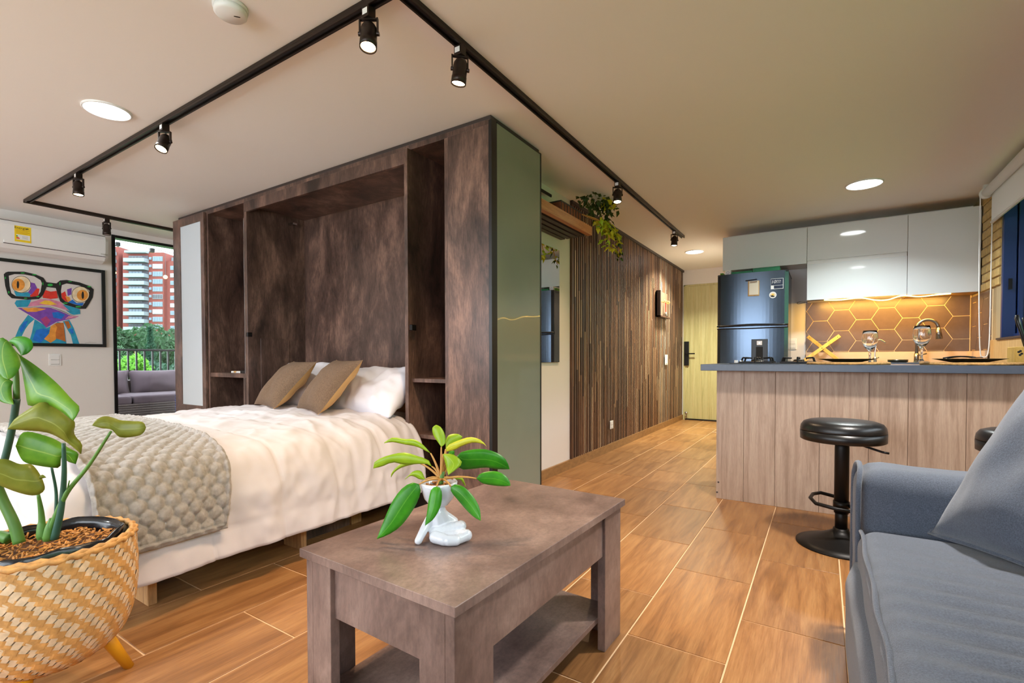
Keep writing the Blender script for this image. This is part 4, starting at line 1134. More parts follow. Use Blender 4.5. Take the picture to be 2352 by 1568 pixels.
p = on(2062, 826, 'y', 5.5); bm = B(); lathe(bm, (p.x, 5.5, 0.92), [(0.06, 0), (0.072, 0.006), (0.074, 0.026), (0.068, 0.026), (0.06, 0.01), (0.001, 0.009)], 30); obj('dish_body', bm, 'plate_dark', sd, True)
bm = B(); box(bm, p.x - 0.03, p.x + 0.04, 5.47, 5.53, 0.93, 0.945, 0.005, 2); obj('soap_bar', bm, 'frog_brown', sd)
xr = thing('folding_trivet', 'crossed wooden folding trivet leaning on the tiles', 'trivet', (0.0, 5.72, 0.92))
for (xa, ya), (xb, yb), dy in (((1855, 772), (1926, 828), 0.0), ((1929, 770), (1848, 836), -0.016)):
    a, b = on(xa, ya, 'y', 5.82), on(xb, yb, 'y', 5.82); a.y = 5.91 + dy; b.y = 5.74 + dy; b.z = max(b.z, 0.935)
    d = (b - a).normalized(); s = d.cross(Vector((0, 1, 0))).normalized(); bm = B(); obox(bm, (a + b) / 2, d, s.cross(d), s, (b - a).length, 0.013, 0.034, 0.002); sl = obj('slat', bm, 'yellow_wood', xr)
    for t in (0.06, 0.5, 0.94):
        c = a.lerp(b, t); bm = B(); cyl(bm, c + Vector((0, 0.009, 0)), c - Vector((0, 0.009, 0)), 0.004, n=10); obj('rivet', bm, 'black_metal', sl)

# upper cabinets
YU = 5.62
def wall_cab(label, x0, x1, z0, z1, doors, mirror_side=False):
    t = thing('wall_cabinet', label, 'cabinet', ((x0 + x1) / 2, YU + 0.15, z0), 'white kitchen wall cabinets')
    boxo('carcass', x0 + 0.002, x1 - 0.002, YU + 0.019, YK - 0.012, z0 + 0.002, z1 - 0.002, 'oak_edge' if mirror_side else 'white_plastic', t)
    for a, b in doors: boxo('door', x0 + 0.0015, x1 - 0.0015, YU, YU + 0.018, a, b, 'white_gloss', t, 0.0015)
    return t
xa, xb, xc, xd = on(1660, 560, 'y', YU).x, on(1854, 560, 'y', YU).x, on(2085, 560, 'y', YU).x, on(2254, 560, 'y', YU).x
ztop = 2.247
wall_cab('white gloss cabinet above the refrigerator', xa, xb, on(1840, 606, 'y', YU).z, ztop, [(on(1840, 606, 'y', YU).z, ztop)])
za_, zb_ = on(1970, 589, 'y', YU).z, on(1970, 597, 'y', YU).z
wall_cab('white gloss cabinet with two lift-up doors over the LED strip', xb, xc, kz(1.478), ztop, [(za_ + 0.004, ztop), (kz(1.478), zb_)])
wall_cab('tall white gloss cabinet beside the window pier', xc, xd, kz(1.472), ztop, [(kz(1.472), ztop)], True)
led = thing('led_strip', 'wavy amber LED strip glowing under the wall cabinets', 'led strip', (0.44, 5.65, 1.52))
pts = [on(px, py, 'y', 5.65) for px, py in ((1893, 689), (1930, 688.5), (1975, 684), (2012, 689), (2040, 688), (2072, 679), (2110, 681), (2150, 677), (2184, 674))]
bm = B(); tube(bm, spline(pts, 6), 0.0042, 8); obj('strip', bm, 'led_amber', led, True)
bm = B(); tube(bm, spline([on(1893, 689, 'y', 5.65), on(1866, 690, 'y', 5.65), on(1850, 694, 'y', 5.65), on(1834, 698, 'y', 5.64), on(1831, 695, 'y', 5.64), on(1840, 692, 'y', 5.64), on(1850, 692, 'y', 5.65)], 5), 0.0025, 6); obj('cable', bm, 'black_plastic', led)
area_light('led_light', (0.48, 5.70, 1.518), (radians(20), 0, 0), 1.0, 0.03, LED_W, (1.0, 0.55, 0.1), led)

# kitchen socket on the white wall beside the fridge
def plate_on(name, lab, cat, c, nx, w, h, mat='white_plastic', keys=2):
    """switch or socket plate; nx = outward normal ('x' or '-y')"""
    t = thing(name, lab, cat, c); d = 0.008
    c = Vector(c)
    def bb(nm, u0, u1, z0, z1, o0, o1, m):
        if nx == 'x': return boxo(nm, c.x + o0, c.x + o1, c.y + u0, c.y + u1, c.z + z0, c.z + z1, m, t, 0.0015)
        return boxo(nm, c.x + u0, c.x + u1, c.y - o1, c.y - o0, c.z + z0, c.z + z1, m, t, 0.0015)
    bb('cover_plate', -w / 2, w / 2, -h / 2, h / 2, 0, d, mat)
    for k in range(keys):
        z0 = -h / 2 + 0.12 * h + k * (0.76 * h / keys)
        bb('rocker', -w * 0.36, w * 0.36, z0 + 0.001, z0 + 0.76 * h / keys - 0.002, d, d + 0.003, mat)
        bb('gap', -w * 0.36, w * 0.36, z0 - 0.001, z0 + 0.001, d - 0.001, d + 0.0012, 'dark_gap')
    return t
p = on(1820, 790, 'y', YK); plate_on('wall_socket', 'white double socket on the wall beside the refrigerator', 'socket', (p.x, YK, p.z), '-y', 0.075, 0.115)
p = on(1404, 975, 'x', -1.836); plate_on('wall_socket', 'white socket low on the slatted wall', 'socket', (-1.838, p.y, p.z), 'x', 0.085, 0.085)
p = on(1530, 826, 'x', -1.836); plate_on('light_switch', 'white switch plate on the slatted wall near the door', 'switch', (-1.838, p.y, p.z), 'x', 0.12, 0.14)
p = on(126, 826, 'x', XL); plate_on('light_switch', 'white switch plate below the framed picture', 'switch', (XL, p.y, p.z), 'x', 0.09, 0.115)

# ------------------------------------------------------------------ refrigerator
FX0, FX1, FY = -0.909, -0.279, 5.28
fr = thing('refrigerator', 'dark grey two-door refrigerator with water dispenser', 'refrigerator', ((FX0 + FX1) / 2, 5.6, 0))
boxo('cabinet_body', FX0 + 0.004, FX1 - 0.004, FY + 0.07, 5.92, 0.03, 1.785, 'fridge_metal', fr, 0.006)
def bowed(z0, z1):
    n = 20; bm = B(); F = []; Bk = []
    for i in range(n + 1):
        t = i / n; x = FX0 + (FX1 - FX0) * t; a = 2 * t - 1
        yy = FY + 0.03 * a * a + (0.02 * max(0, abs(a) - 0.93) / 0.07)
        F.append((x, yy))
    pts = F + [(FX1, FY + 0.07), (FX0, FY + 0.07)]
    poly(bm, [(x, y, z0) for x, y in pts], (0, 0, z1 - z0)); return bm
obj('freezer_door', bowed(1.283, 1.798), 'fridge_metal', fr)
dl = obj('fridge_door', bowed(0.06, 1.259), 'fridge_metal', fr)
def bow_y(x): 
    a = 2 * (x - FX0) / (FX1 - FX0) - 1; return FY + 0.03 * a * a
bm = B(); tube(bm, [(FX0 + (FX1 - FX0) * i / 14, bow_y(FX0 + (FX1 - FX0) * i / 14) - 0.004, 1.285 - 0.004 * cos(i / 14 * 2 * pi)) for i in range(15)], 0.009, 8); obj('handle_trim', bm, 'black_plastic', fr, True)
bm = B(); tube(bm, [(FX0 + (FX1 - FX0) * i / 14, bow_y(FX0 + (FX1 - FX0) * i / 14) - 0.003, 1.255 + 0.003 * cos(i / 14 * 2 * pi)) for i in range(15)], 0.006, 8); obj('handle_trim', bm, 'black_metal', fr, True)
boxo('top_cap', FX0 + 0.002, FX1 - 0.002, FY + 0.03, 5.9, 1.785, 1.803, 'black_plastic', fr, 0.004)
p0, p1 = on(1726, 779, 'y', FY), on(1763, 836, 'y', FY); xm = (p0.x + p1.x) / 2
dp = boxo('dispenser_panel', p0.x, p1.x, FY - 0.006, FY + 0.02, 0.82, p0.z, 'black_plastic', fr, 0.003)
boxo('dispenser_button', xm - 0.026, xm + 0.026, FY - 0.012, FY - 0.005, p0.z - 0.06, p0.z - 0.014, 'dark_steel', dp, 0.003)
bm = B(); cyl(bm, (xm, FY - 0.012, p0.z - 0.038), (xm, FY - 0.015, p0.z - 0.038), 0.007, n=16); obj('dispenser_emblem', bm, 'chrome', dp)
boxo('dispenser_niche', xm - 0.03, xm + 0.03, FY - 0.008, FY - 0.004, 0.85, p0.z - 0.075, 'dark_gap', dp)
boxo('feet', FX0 + 0.02, FX1 - 0.02, FY + 0.1, 5.85, 0, 0.03, 'black_plastic', fr)
# warranty sticker "10 AÑOS"
def facing(x, y, z, s=1.0): return Matrix.Translation((x, y, z)) @ Matrix.Rotation(pi / 2, 4, 'X')
a, b = on(1770, 640, 'y', FY), on(1799, 662, 'y', FY); yS = bow_y((a.x + b.x) / 2) - 0.006
skt = thing('warranty_sticker', 'navy warranty sticker reading 10 anos on the freezer door', 'sticker', ((a.x + b.x) / 2, yS, (a.z + b.z) / 2))
boxo('white_border', a.x, b.x, yS, yS + 0.006, b.z, a.z, 'white_plastic', skt)
zm = b.z + (a.z - b.z) * 0.36
boxo('upper_field', a.x + 0.003, b.x - 0.003, yS - 0.0008, yS + 0.001, zm, a.z - 0.003, 'sticker_navy', skt)
boxo('lower_field', a.x + 0.028, b.x - 0.003, yS - 0.0008, yS + 0.001, b.z + 0.004, zm - 0.003, 'sticker_navy', skt)
text_obj('number', '10', 0.042, facing(a.x + 0.023, yS - 0.0012, (zm + a.z) / 2), 'white_plastic', skt, shear=0.25)
text_obj('word', 'AÑOS', 0.017, facing(a.x + 0.064, yS - 0.0012, (zm + a.z) / 2 + 0.007), 'white_plastic', skt)
text_obj('word', 'GARANTÍA', 0.008, facing(a.x + 0.064, yS - 0.0012, (zm + a.z) / 2 - 0.009), 'white_plastic', skt)
bm = B(); p = on(1775, 677, 'y', FY); yM = bow_y(p.x) - 0.006
mg = thing('round_magnet', 'round white photo magnet on the freezer door', 'magnet', (p.x, yM, p.z))
cyl(bm, (p.x, yM + 0.008, p.z), (p.x, yM, p.z), 0.031, n=28); obj('rim', bm, 'white_plastic', mg)
bm = B(); poly(bm, [(p.x + 0.024 * cos(t), yM - 0.0006, p.z + 0.022 * sin(t)) for t in [2 * pi * i / 24 for i in range(24)]]); obj('photo', bm, 'frog_cream', mg)
bm = B(); poly(bm, [(p.x - 0.022, yM - 0.001, p.z - 0.006), (p.x - 0.005, yM - 0.001, p.z - 0.003), (p.x + 0.018, yM - 0.001, p.z - 0.014), (p.x + 0.008, yM - 0.001, p.z - 0.021), (p.x - 0.012, yM - 0.001, p.z - 0.018)]); obj('photo_dark', bm, 'ink_black', mg)
bm = B(); poly(bm, [(p.x - 0.014, yM - 0.0014, p.z + 0.004), (p.x + 0.004, yM - 0.0014, p.z + 0.012), (p.x + 0.012, yM - 0.0014, p.z - 0.006), (p.x - 0.004, yM - 0.0014, p.z - 0.004)]); obj('photo_gold', bm, 'frog_yellow', mg)
a, b = on(1719, 646, 'y', FY), on(1744, 679, 'y', FY); yP = bow_y((a.x + b.x) / 2) - 0.016
pad = thing('note_pad', 'small clip notepad stuck to the freezer door', 'notepad', ((a.x + b.x) / 2, yP, b.z))
boxo('board', a.x - 0.003, b.x, yP + 0.004, yP + 0.017, b.z, a.z, 'oak_edge', pad, 0.002)
boxo('sheet', a.x + 0.008, b.x - 0.006, yP + 0.002, yP + 0.004, b.z + 0.012, a.z - 0.004, 'paper', pad)
bm = B(); cyl(bm, (a.x + 0.018, yP, a.z - 0.012), (b.x - 0.018, yP, a.z - 0.012), 0.005, n=10); obj('clip', bm, 'chrome', pad)
bm = B(); cyl(bm, (a.x - 0.025, yP - 0.002, a.z + 0.005), (b.x - 0.02, yP - 0.002, a.z + 0.013), 0.004, n=10); obj('pen', bm, 'black_plastic', pad)
# things on top of the fridge
for lab, x0, x1, y0, zt, m, nm in (('flat green carton at the left on top of the refrigerator', -0.79, -0.60, 5.4, 1.836, 'green_box', 'carton'), ('flat green carton at the right on top of the refrigerator', -0.595, -0.36, 5.4, 1.853, 'green_box', 'carton'),
                           ('small white packet with a circle on top of the refrigerator', -0.855, -0.80, 5.41, 1.862, 'white_plastic', 'packet'), ('tiny lime packet at the corner on top of the refrigerator', -0.90, -0.87, 5.41, 1.836, 'tree_c', 'packet')):
    t = thing(nm, lab, nm, ((x0 + x1) / 2, y0 + 0.1, 1.803), 'cartons on the refrigerator' if nm == 'carton' else None)
    boxo('box', x0, x1, y0, y0 + 0.25, 1.803, zt, m, t, 0.002)
    if nm == 'carton': boxo('lid_edge', x0 - 0.001, x1 + 0.001, y0 - 0.002, y0 + 0.252, zt - 0.009, zt + 0.001, m, t, 0.002)
    elif 'circle' in lab:
        bm = B(); lathe(bm, (0, 0, 0), [(0.013, 0), (0.013, 0.001), (0.0105, 0.001), (0.0105, 0)], 20, False, False); bmesh.ops.transform(bm, matrix=Matrix.Translation(((x0 + x1) / 2, y0 - 0.001, 1.836)) @ Matrix.Rotation(pi / 2, 4, 'X'), verts=bm.verts); obj('circle_print', bm, 'frog_purple', t)
    else: boxo('fold', x0, x1, y0 - 0.001, y0 + 0.02, zt - 0.004, zt, 'frog_green', t)

# ================================================================== BAR STOOLS
def make_stool():
    t = thing('bar_stool', 'black bar stool with round padded seat standing clear of the sofa', 'bar stool', (0, 0, 0), 'black bar stools at the peninsula')
    bm = B(); lathe(bm, (0, 0, 0), [(0.2, 0.0), (0.2, 0.008), (0.16, 0.022), (0.1, 0.045), (0.055, 0.068), (0.036, 0.082), (0.034, 0.092)], 48); obj('base', bm, 'black_metal', t, True)
    bm = B(); lathe(bm, (0, 0, 0), [(0.0275, 0.09), (0.0275, 0.2)], 28); obj('lower_column', bm, 'black_metal', t, True)
    bm = B(); lathe(bm, (0, 0, 0), [(0.032, 0.17), (0.032, 0.5), (0.03, 0.54)], 28); obj('upper_column', bm, 'black_metal', t, True)
    bm = B(); lathe(bm, (0, 0, 0), [(0.176, 0.54), (0.185, 0.545), (0.186, 0.588)], 48); obj('seat_pan', bm, 'black_plastic', t, True)
    bm = B(); lathe(bm, (0, 0, 0), [(0.184, 0.589), (0.1855, 0.596), (0.182, 0.615), (0.170, 0.632), (0.145, 0.641), (0.08, 0.646), (0.001, 0.645)], 48); obj('seat_cushion', bm, 'leather_black', t, True)
    bm = B(); pts = [(-0.03, 0.03, 0.225)] + [(-0.03 - 0.13 * sin(a), 0.0 + 0.075 * cos(a), 0.23) for a in [pi * i / 10 for i in range(11)]] + [(-0.03, -0.03, 0.225)]
    bm = B(); tube(bm, [(0.0, 0.1, 0.222), (-0.09, 0.12, 0.232), (-0.125, 0.06, 0.234), (-0.135, -0.02, 0.232), (-0.11, -0.1, 0.226), (-0.02, -0.125, 0.218), (0.06, -0.11, 0.21), (0.035, -0.02, 0.215)], 0.009, 10); obj('foot_rest', bm, 'black_metal', t, True)
    bm = B(); lathe(bm, (0, 0, 0), [(0.036, 0.2), (0.036, 0.23)], 24); obj('collar', bm, 'black_metal', t, True)
    bm = B(); tube(bm, [(0.05, 0, 0.535), (0.1, -0.02, 0.52), (0.16, -0.05, 0.505), (0.185, -0.06, 0.503)], 0.0055, 8); obj('lift_lever', bm, 'black_metal', t, True)
    return t
s0 = make_stool(); s0.location = (0.088, 2.985, 0)
s1 = copy_tree(s0); s1.location = (0.775, 2.99, 0); s1['label'] = 'black bar stool with round padded seat half hidden by the sofa cushion'

# ================================================================== SOFA
sf = thing('grey_sofa', 'grey blue fabric sofa with rounded arm', 'sofa', (0.55, 0.8, 0))
def nz(p, k, a): return a * noise.noise(Vector(p) * k)
bm = B(); soft_box(bm, (0.56, 0.78, 0.19), (0.98, 2.2, 0.30), 0.06, 16, fn=lambda p, n: p + n * (nz(p, 3, 0.012))); obj('base_frame', bm, 'sofa_grey', sf, True)
def seatfn(p, n):
    w = 0.0
    if n.z > 0.3:
        yy = p.y + 0.10 * sin(p.x * 2.5)
        w = 0.0125 * sin(2 * pi * (p.y + 0.16 * p.x) / 0.082 + 2.2 * noise.noise(Vector((p.x * 1.6, p.y * 2.4, 0)))) * (0.75 + 0.6 * noise.noise(Vector((p.x * 2, p.y * 2, 4)))) * min(1, max(0, (0.98 - p.y) * 2.4)) * min(1, max(0.1, (p.x + 0.46) * 7))
        p = p + Vector((0, 0, 0.03 * (1 - (p.x / 0.5) ** 2) * (1 - (p.y / 1.05) ** 2)))
    elif n.x < -0.4:
        w = 0.012 * noise.noise(Vector((p.y * 3, p.z * 8, 1)))
    return p + n * w
bm = B(); soft_box(bm, (0.56, 0.80, 0.345), (0.93, 2.10, 0.19), 0.055, 112, fn=seatfn); obj('seat_cushion', bm, 'sofa_grey', sf, True)
bm = B(); tube(bm, [(0.105 + 0.003 * sin(i * 0.9), 1.84 - 1.1 * i / 24, 0.424 + 0.002 * sin(i * 1.3)) for i in range(25)], 0.006, 8); obj('seat_piping', bm, 'sofa_grey', sf, True)
bm = B(); soft_box(bm, (0.57, 1.975, 0.325), (0.95, 0.235, 0.57), 0.07, 26, fn=lambda p, n: p + n * (nz(p, 4, 0.008) + nz(p, 14, 0.002))); obj('arm', bm, 'sofa_grey', sf, True)
bm = B(); tube(bm, spline([(0.1, 1.865, 0.2), (0.098, 1.863, 0.5), (0.102, 1.885, 0.58), (0.106, 1.93, 0.606), (0.106, 2.02, 0.606), (0.1, 2.07, 0.58), (0.096, 2.088, 0.5), (0.096, 2.088, 0.1)], 5), 0.008, 8); obj('arm_piping', bm, 'sofa_grey', sf, True)
bm = B(); soft_box(bm, (0.93, 0.8, 0.45), (0.2, 2.1, 0.8), 0.07, 14); obj('backrest', bm, 'sofa_grey', sf, True)
bm = B(); soft_box(bm, (0.57, -0.36, 0.325), (0.95, 0.235, 0.57), 0.07, 10); obj('arm', bm, 'sofa_grey', sf, True)
for x, yv in ((0.17, 2.0), (0.95, 2.0), (0.17, -0.38), (0.95, -0.38)): boxo('foot', x - 0.02, x + 0.02, yv - 0.02, yv + 0.02, 0, 0.05, 'black_plastic', sf)
A_ = Vector((0.275, 1.845, 0.445)); bd = Vector((0.50, -0.85, 0.02)).normalized()
upv = Vector((0.47, 0.27, 0.85))
M = basis(bd, upv, A_ + bd * 0.26 + (upv - bd * upv.dot(bd)).normalized() * 0.27)
gc = thing('sofa_cushion', 'large grey cushion leaning on the sofa', 'cushion', M.translation)
obj('cover', pillow_mesh(B(), M, 0.54, 0.54, 0.19, 6, 30), 'sofa_grey', gc, True)
n = 40; edge = []
for i in range(n):
    t = 4 * i / n; k = int(t); f = t - k; a, b = ((-1 + 2 * f, -1), (1, -1 + 2 * f), (1 - 2 * f, 1), (-1, 1 - 2 * f))[k]
    edge.append(M @ Vector((a * 0.27 * (1 - 0.07 * (1 - b * b) * a * a), 0, b * 0.27 * (1 - 0.07 * (1 - a * a) * b * b))))
obj('piping', tube(B(), edge, 0.006, 8, True), 'sofa_grey', gc, True)

# ================================================================== CEILING LIGHTS
ZR = HC - 0.026
def rail(name, label, a, b):
    t = thing(name, label, 'track', (Vector(a) + Vector(b)) / 2, 'black ceiling track rails')
    a, b = Vector(a), Vector(b); d = (b - a).normalized(); s = d.cross(Vector((0, 0, 1)))
    L = (b - a).length; c = (a + b) / 2
    obj('channel', obox(B(), c + Vector((0, 0, 0.018)), s, d, (0, 0, 1), 0.038, L, 0.016, 0.001), 'bronze_track', t)
    for k in (-1, 1): obj('lip', obox(B(), c + s * (k * 0.0145) + Vector((0, 0, 0.004)), s, d, (0, 0, 1), 0.009, L, 0.012, 0.0008), 'bronze_track', t)
    obj('slot', obox(B(), c + Vector((0, 0, 0.009)), s, d, (0, 0, 1), 0.018, L, 0.002), 'black_plastic', t)
    return t
rail('track_rail', 'long black ceiling track above the bed', (-5.745, 1.3, ZR), (-1.35, 1.3, ZR))
rail('track_rail', 'black ceiling track running down the hall', (-1.33, 1.281, ZR), (-1.33, 5.64, ZR))
rail('track_rail', 'short black ceiling track in front of the air conditioner', (-5.765, 1.281, ZR), (-5.765, 2.8, ZR))

def spot(label, x, y, aim, lit=True, axis='x', face=None, power=1.0):
    """track spot: adapter, bracket, body; aim = where it points"""
    t = thing('track_spot', label, 'spotlight', (x, y, ZR), 'black track spotlights')
    top = Vector((x, y, ZR))
    boxo('adapter', x - 0.019, x + 0.019, y - 0.019, y + 0.019, ZR - 0.042, ZR, 'bronze_track', t, 0.002)
    obj('rating_label', box(B(), x - 0.013, x + 0.013, y - 0.0198, y - 0.0188, ZR - 0.032, ZR - 0.01), 'white_plastic', t)
    d = (Vector(aim) - Vector((x, y, ZR - 0.12))).normalized()
    s = Vector((cos(YAW), sin(YAW), 0)); s = (s - d * s.dot(d)).normalized()
    piv = top + Vector((0, 0, -0.098))
    bm = B()
    for k in (-1, 1):
        obox(bm, top + s * (k * 0.034) + Vector((0, 0, -0.07)), s, s.cross(Vector((0, 0, 1))), (0, 0, 1), 0.005, 0.014, 0.062)
        cyl(bm, piv + s * (k * 0.030), piv + s * (k * 0.040), 0.008, n=10)
    obox(bm, top + Vector((0, 0, -0.044)), s, s.cross(Vector((0, 0, 1))), (0, 0, 1), 0.072, 0.014, 0.006)
    obj('bracket', bm, 'bronze_track', t)
    a = piv - d * 0.032; bm = B()
    # body: rounded back, plain barrel
    fr_ = frame_of(d); prof_ = [(0.012, -0.012), (0.022, -0.006), (0.029, 0.006), (0.031, 0.02), (0.031, 0.062), (0.0325, 0.063), (0.0325, 0.092), (0.0285, 0.092), (0.0275, 0.084)]
    rings = [[bm.verts.new(a + fr_[0] * z + (fr_[1] * cos(2 * pi * i / 28) + fr_[2] * sin(2 * pi * i / 28)) * r) for i in range(28)] for r, z in prof_]
    for A, Bq in zip(rings, rings[1:]):
        for i in range(28): bm.faces.new((A[i], A[(i + 1) % 28], Bq[(i + 1) % 28], Bq[i]))
    bm.faces.new(rings[0][::-1])
    obj('barrel', bm, 'bronze_track', t, True)
    bm = B(); tube(bm, bez(top + Vector((0, 0, -0.045)), top + Vector((0.012, 0.01, -0.06)), a - d * 0.01, 6), 0.003, 6); obj('flex', bm, 'black_plastic', t, True)
    bm = B(); cyl(bm, a + d * 0.082, a + d * 0.0865, 0.0272, n=24); obj('bulb', bm, 'bulb_warm' if lit else 'white_plastic', t)
    if lit:
        l = bpy.data.lights.new('spot_light', 'SPOT'); l.energy = SPOT_W * power; l.color = WARM; l.spot_size = radians(105); l.spot_blend = 1.0; l.shadow_soft_size = 0.025
        o = bpy.data.objects.new('spot_light', l); COL.objects.link(o); o.parent = t; o.matrix_parent_inverse = world_of(t).inverted()
        o.location = a + d * 0.10; o.rotation_euler = d.to_track_quat('-Z', 'Y').to_euler()
spot('track spotlight blazing above the coffee table', -1.48, 1.3, (-1.25, 0.95, 0.0))
spot('second track spotlight, tilted, first on the hall track', -1.33, 1.67, (-1.62, 1.66, 0.4), power=1.5)
spot('track spotlight in the middle of the bed track turned to the viewer', -3.19, 1.3, (-2.9, 0.6, 0.6), power=0.3)
spot('track spotlight near the far corner of the bed track', -4.55, 1.3, (-4.4, 1.2, 0.0), power=0.6)
spot('unlit black track spotlight above the air conditioner', -5.765, 1.85, (-5.765, 1.85, 0), False)
spot('track spotlight beside the hanging shelf plant', -1.33, 3.58, (-1.2, 3.2, 0.0))
spot('last track spotlight at the end of the hall track', -1.33, 5.27, (-1.4, 5.1, 0.0))

def downlight(label, x, y, r, col=(0.93, 1.0, 0.98), power=1.0):
    t = thing('downlight', label, 'downlight', (x, y, HC - 0.012), 'round ceiling downlights')
    bm = B(); lathe(bm, (x, y, 0), [(r + 0.006, HC), (r + 0.006, HC - 0.006), (r, HC - 0.010), (r - 0.004, HC - 0.009), (r - 0.004, HC - 0.002)], 40, False, False); obj('trim_ring', bm, 'white_plastic', t, True)
    bm = B(); lathe(bm, (x, y, 0), [(r - 0.004, HC - 0.004), (0.001, HC - 0.0055)], 40, False, False); obj('diffuser', bm, 'bulb_cool', t)
    l = bpy.data.lights.new('downlight_lamp', 'AREA'); l.shape = 'DISK'; l.size = r * 2; l.energy = DOWN_W * power; l.color = col; l.spread = radians(130)
    o = bpy.data.objects.new('downlight_lamp', l); COL.objects.link(o); o.location = (x, y, HC - 0.014); o.parent = t; o.matrix_parent_inverse = world_of(t).inverted()
downlight('round downlight above the bed, left of the long track', -3.33, 1.08, 0.105, power=0.25)
downlight('round downlight above the kitchen', 0.263, 4.742, 0.12, power=0.55)
downlight('round downlight in front of the entrance door', -1.40, 6.55, 0.11, (1.0, 1.0, 0.76), 1.1)
downlight('round downlight above the sofa', 0.43, 2.25, 0.105, (1.0, 0.93, 0.85), 0.75)
downlight('added round fill downlight, unseen behind the view', -3.6, -1.1, 0.105)  # fill lamp added out of view to brighten the foreground

sm = thing('smoke_detector', 'white round smoke detector on the ceiling', 'detector', (-1.955, 1.03, HC))
bm = B(); lathe(bm, (-1.955, 1.03, HC), [(0.062, 0), (0.062, -0.012)], 36); obj('mount', bm, 'white_plastic', sm, True)
bm = B(); lathe(bm, (-1.955, 1.03, HC), [(0.058, -0.012), (0.058, -0.028), (0.05, -0.036), (0.001, -0.038)], 36); obj('dome', bm, 'white_plastic', sm, True)
for k in range(3):
    p = on(541 + 3.4 * k, 38 + 0.6 * k, 'z', HC - 0.0375); bm = B(); obox(bm, p, Vector((0.5, 0.86, 0)), Vector((-0.86, 0.5, 0)), (0, 0, 1), 0.012, 0.003, 0.002); obj('vent', bm, 'ink_black', sm)

# ================================================================== LEFT WALL
ac = thing('air_conditioner', 'white split air conditioner on the left wall', 'air conditioner', (XL, 1.6, 1.95))
prof_ac = [(0.0, 1.945), (0.10, 1.93), (0.165, 1.955), (0.195, 1.99), (0.205, 2.05), (0.205, 2.16), (0.19, 2.20), (0.17, 2.212), (0.0, 2.212)]
yr = on(251, 575, 'x', XL + 0.2).y; yl = yr - 0.92
bm = B(); poly(bm, [(XL + x, yl, z) for x, z in prof_ac], (0, yr - yl, 0))
bmesh.ops.bevel(bm, geom=[e for e in bm.edges if abs(e.verts[0].co.y - e.verts[1].co.y) < 1e-5 and abs(e.verts[0].co.y - yr) < 1e-4], offset=0.03, segments=4, affect='EDGES')
body = obj('casing', bm, 'white_plastic', ac)
boxo('top_groove', XL + 0.05, XL + 0.196, yl + 0.02, yr - 0.03, 2.196, 2.2, 'dark_edge', ac)
a, b = on(8, 573, 'x', XL + 0.2), on(243, 603, 'x', XL + 0.2)
boxo('louvre', XL + 0.185, XL + 0.202, a.y, b.y, 1.995, 2.035, 'white_plastic', ac, 0.004)
boxo('louvre_gap', XL + 0.17, XL + 0.1985, a.y, b.y, 1.990, 1.9955, 'ink_black', ac)
p = on(240, 584, 'x', XL + 0.206); text_obj('brand_print', 'inverter', 0.018, Matrix.Translation((XL + 0.2055, p.y, p.z)) @ Matrix.Rotation(pi / 2, 4, 'Z') @ Matrix.Rotation(pi / 2, 4, 'X'), 'dark_steel', ac)
a, b = on(33, 517, 'x', XL + 0.206), on(72, 559, 'x', XL + 0.206)
lab = thing('energy_label', 'yellow energy label stuck on the air conditioner', 'label', (XL + 0.206, (a.y + b.y) / 2, (a.z + b.z) / 2))
X1 = XL + 0.2052
boxo('sticker', X1, X1 + 0.0012, a.y, b.y, b.z, a.z, 'label_yellow', lab)
hgt, wid = a.z - b.z, b.y - a.y
boxo('white_box', X1 + 0.001, X1 + 0.0018, a.y + 0.012, b.y - 0.008, b.z + hgt * 0.14, b.z + hgt * 0.46, 'white_plastic', lab)
RZ = Matrix.Rotation(pi / 2, 4, 'Z') @ Matrix.Rotation(pi / 2, 4, 'X')
text_obj('title', 'Energía', 0.028, Matrix.Translation((X1 + 0.0016, a.y + wid * 0.38, b.z + hgt * 0.88)) @ RZ, 'ink_black', lab)
boxo('flag_print', X1 + 0.001, X1 + 0.0018, a.y + wid * 0.7, a.y + wid * 0.85, b.z + hgt * 0.86, b.z + hgt * 0.91, 'ink_black', lab)
for k in range(4): boxo('text_line', X1 + 0.001, X1 + 0.0016, a.y + wid * 0.1, a.y + wid * (0.9 - 0.12 * (k % 2)), b.z + hgt * (0.76 - 0.075 * k), b.z + hgt * (0.775 - 0.075 * k), 'frog_brown', lab)
boxo('grade_bar', X1 + 0.0016, X1 + 0.0022, a.y + wid * 0.1, a.y + wid * 0.3, b.z + hgt * 0.18, b.z + hgt * 0.25, 'frog_red', lab)
boxo('grade_bar', X1 + 0.0016, X1 + 0.0022, a.y + wid * 0.1, a.y + wid * 0.24, b.z + hgt * 0.25, b.z + hgt * 0.31, 'frog_orange', lab)
boxo('grade_bar', X1 + 0.0016, X1 + 0.0022, a.y + wid * 0.1, a.y + wid * 0.18, b.z + hgt * 0.31, b.z + hgt * 0.40, 'frog_green', lab)
for k in range(3): boxo('text_line', X1 + 0.0016, X1 + 0.0022, a.y + wid * 0.45, a.y + wid * 0.8, b.z + hgt * (0.22 + 0.07 * k), b.z + hgt * (0.235 + 0.07 * k), 'dark_steel', lab)

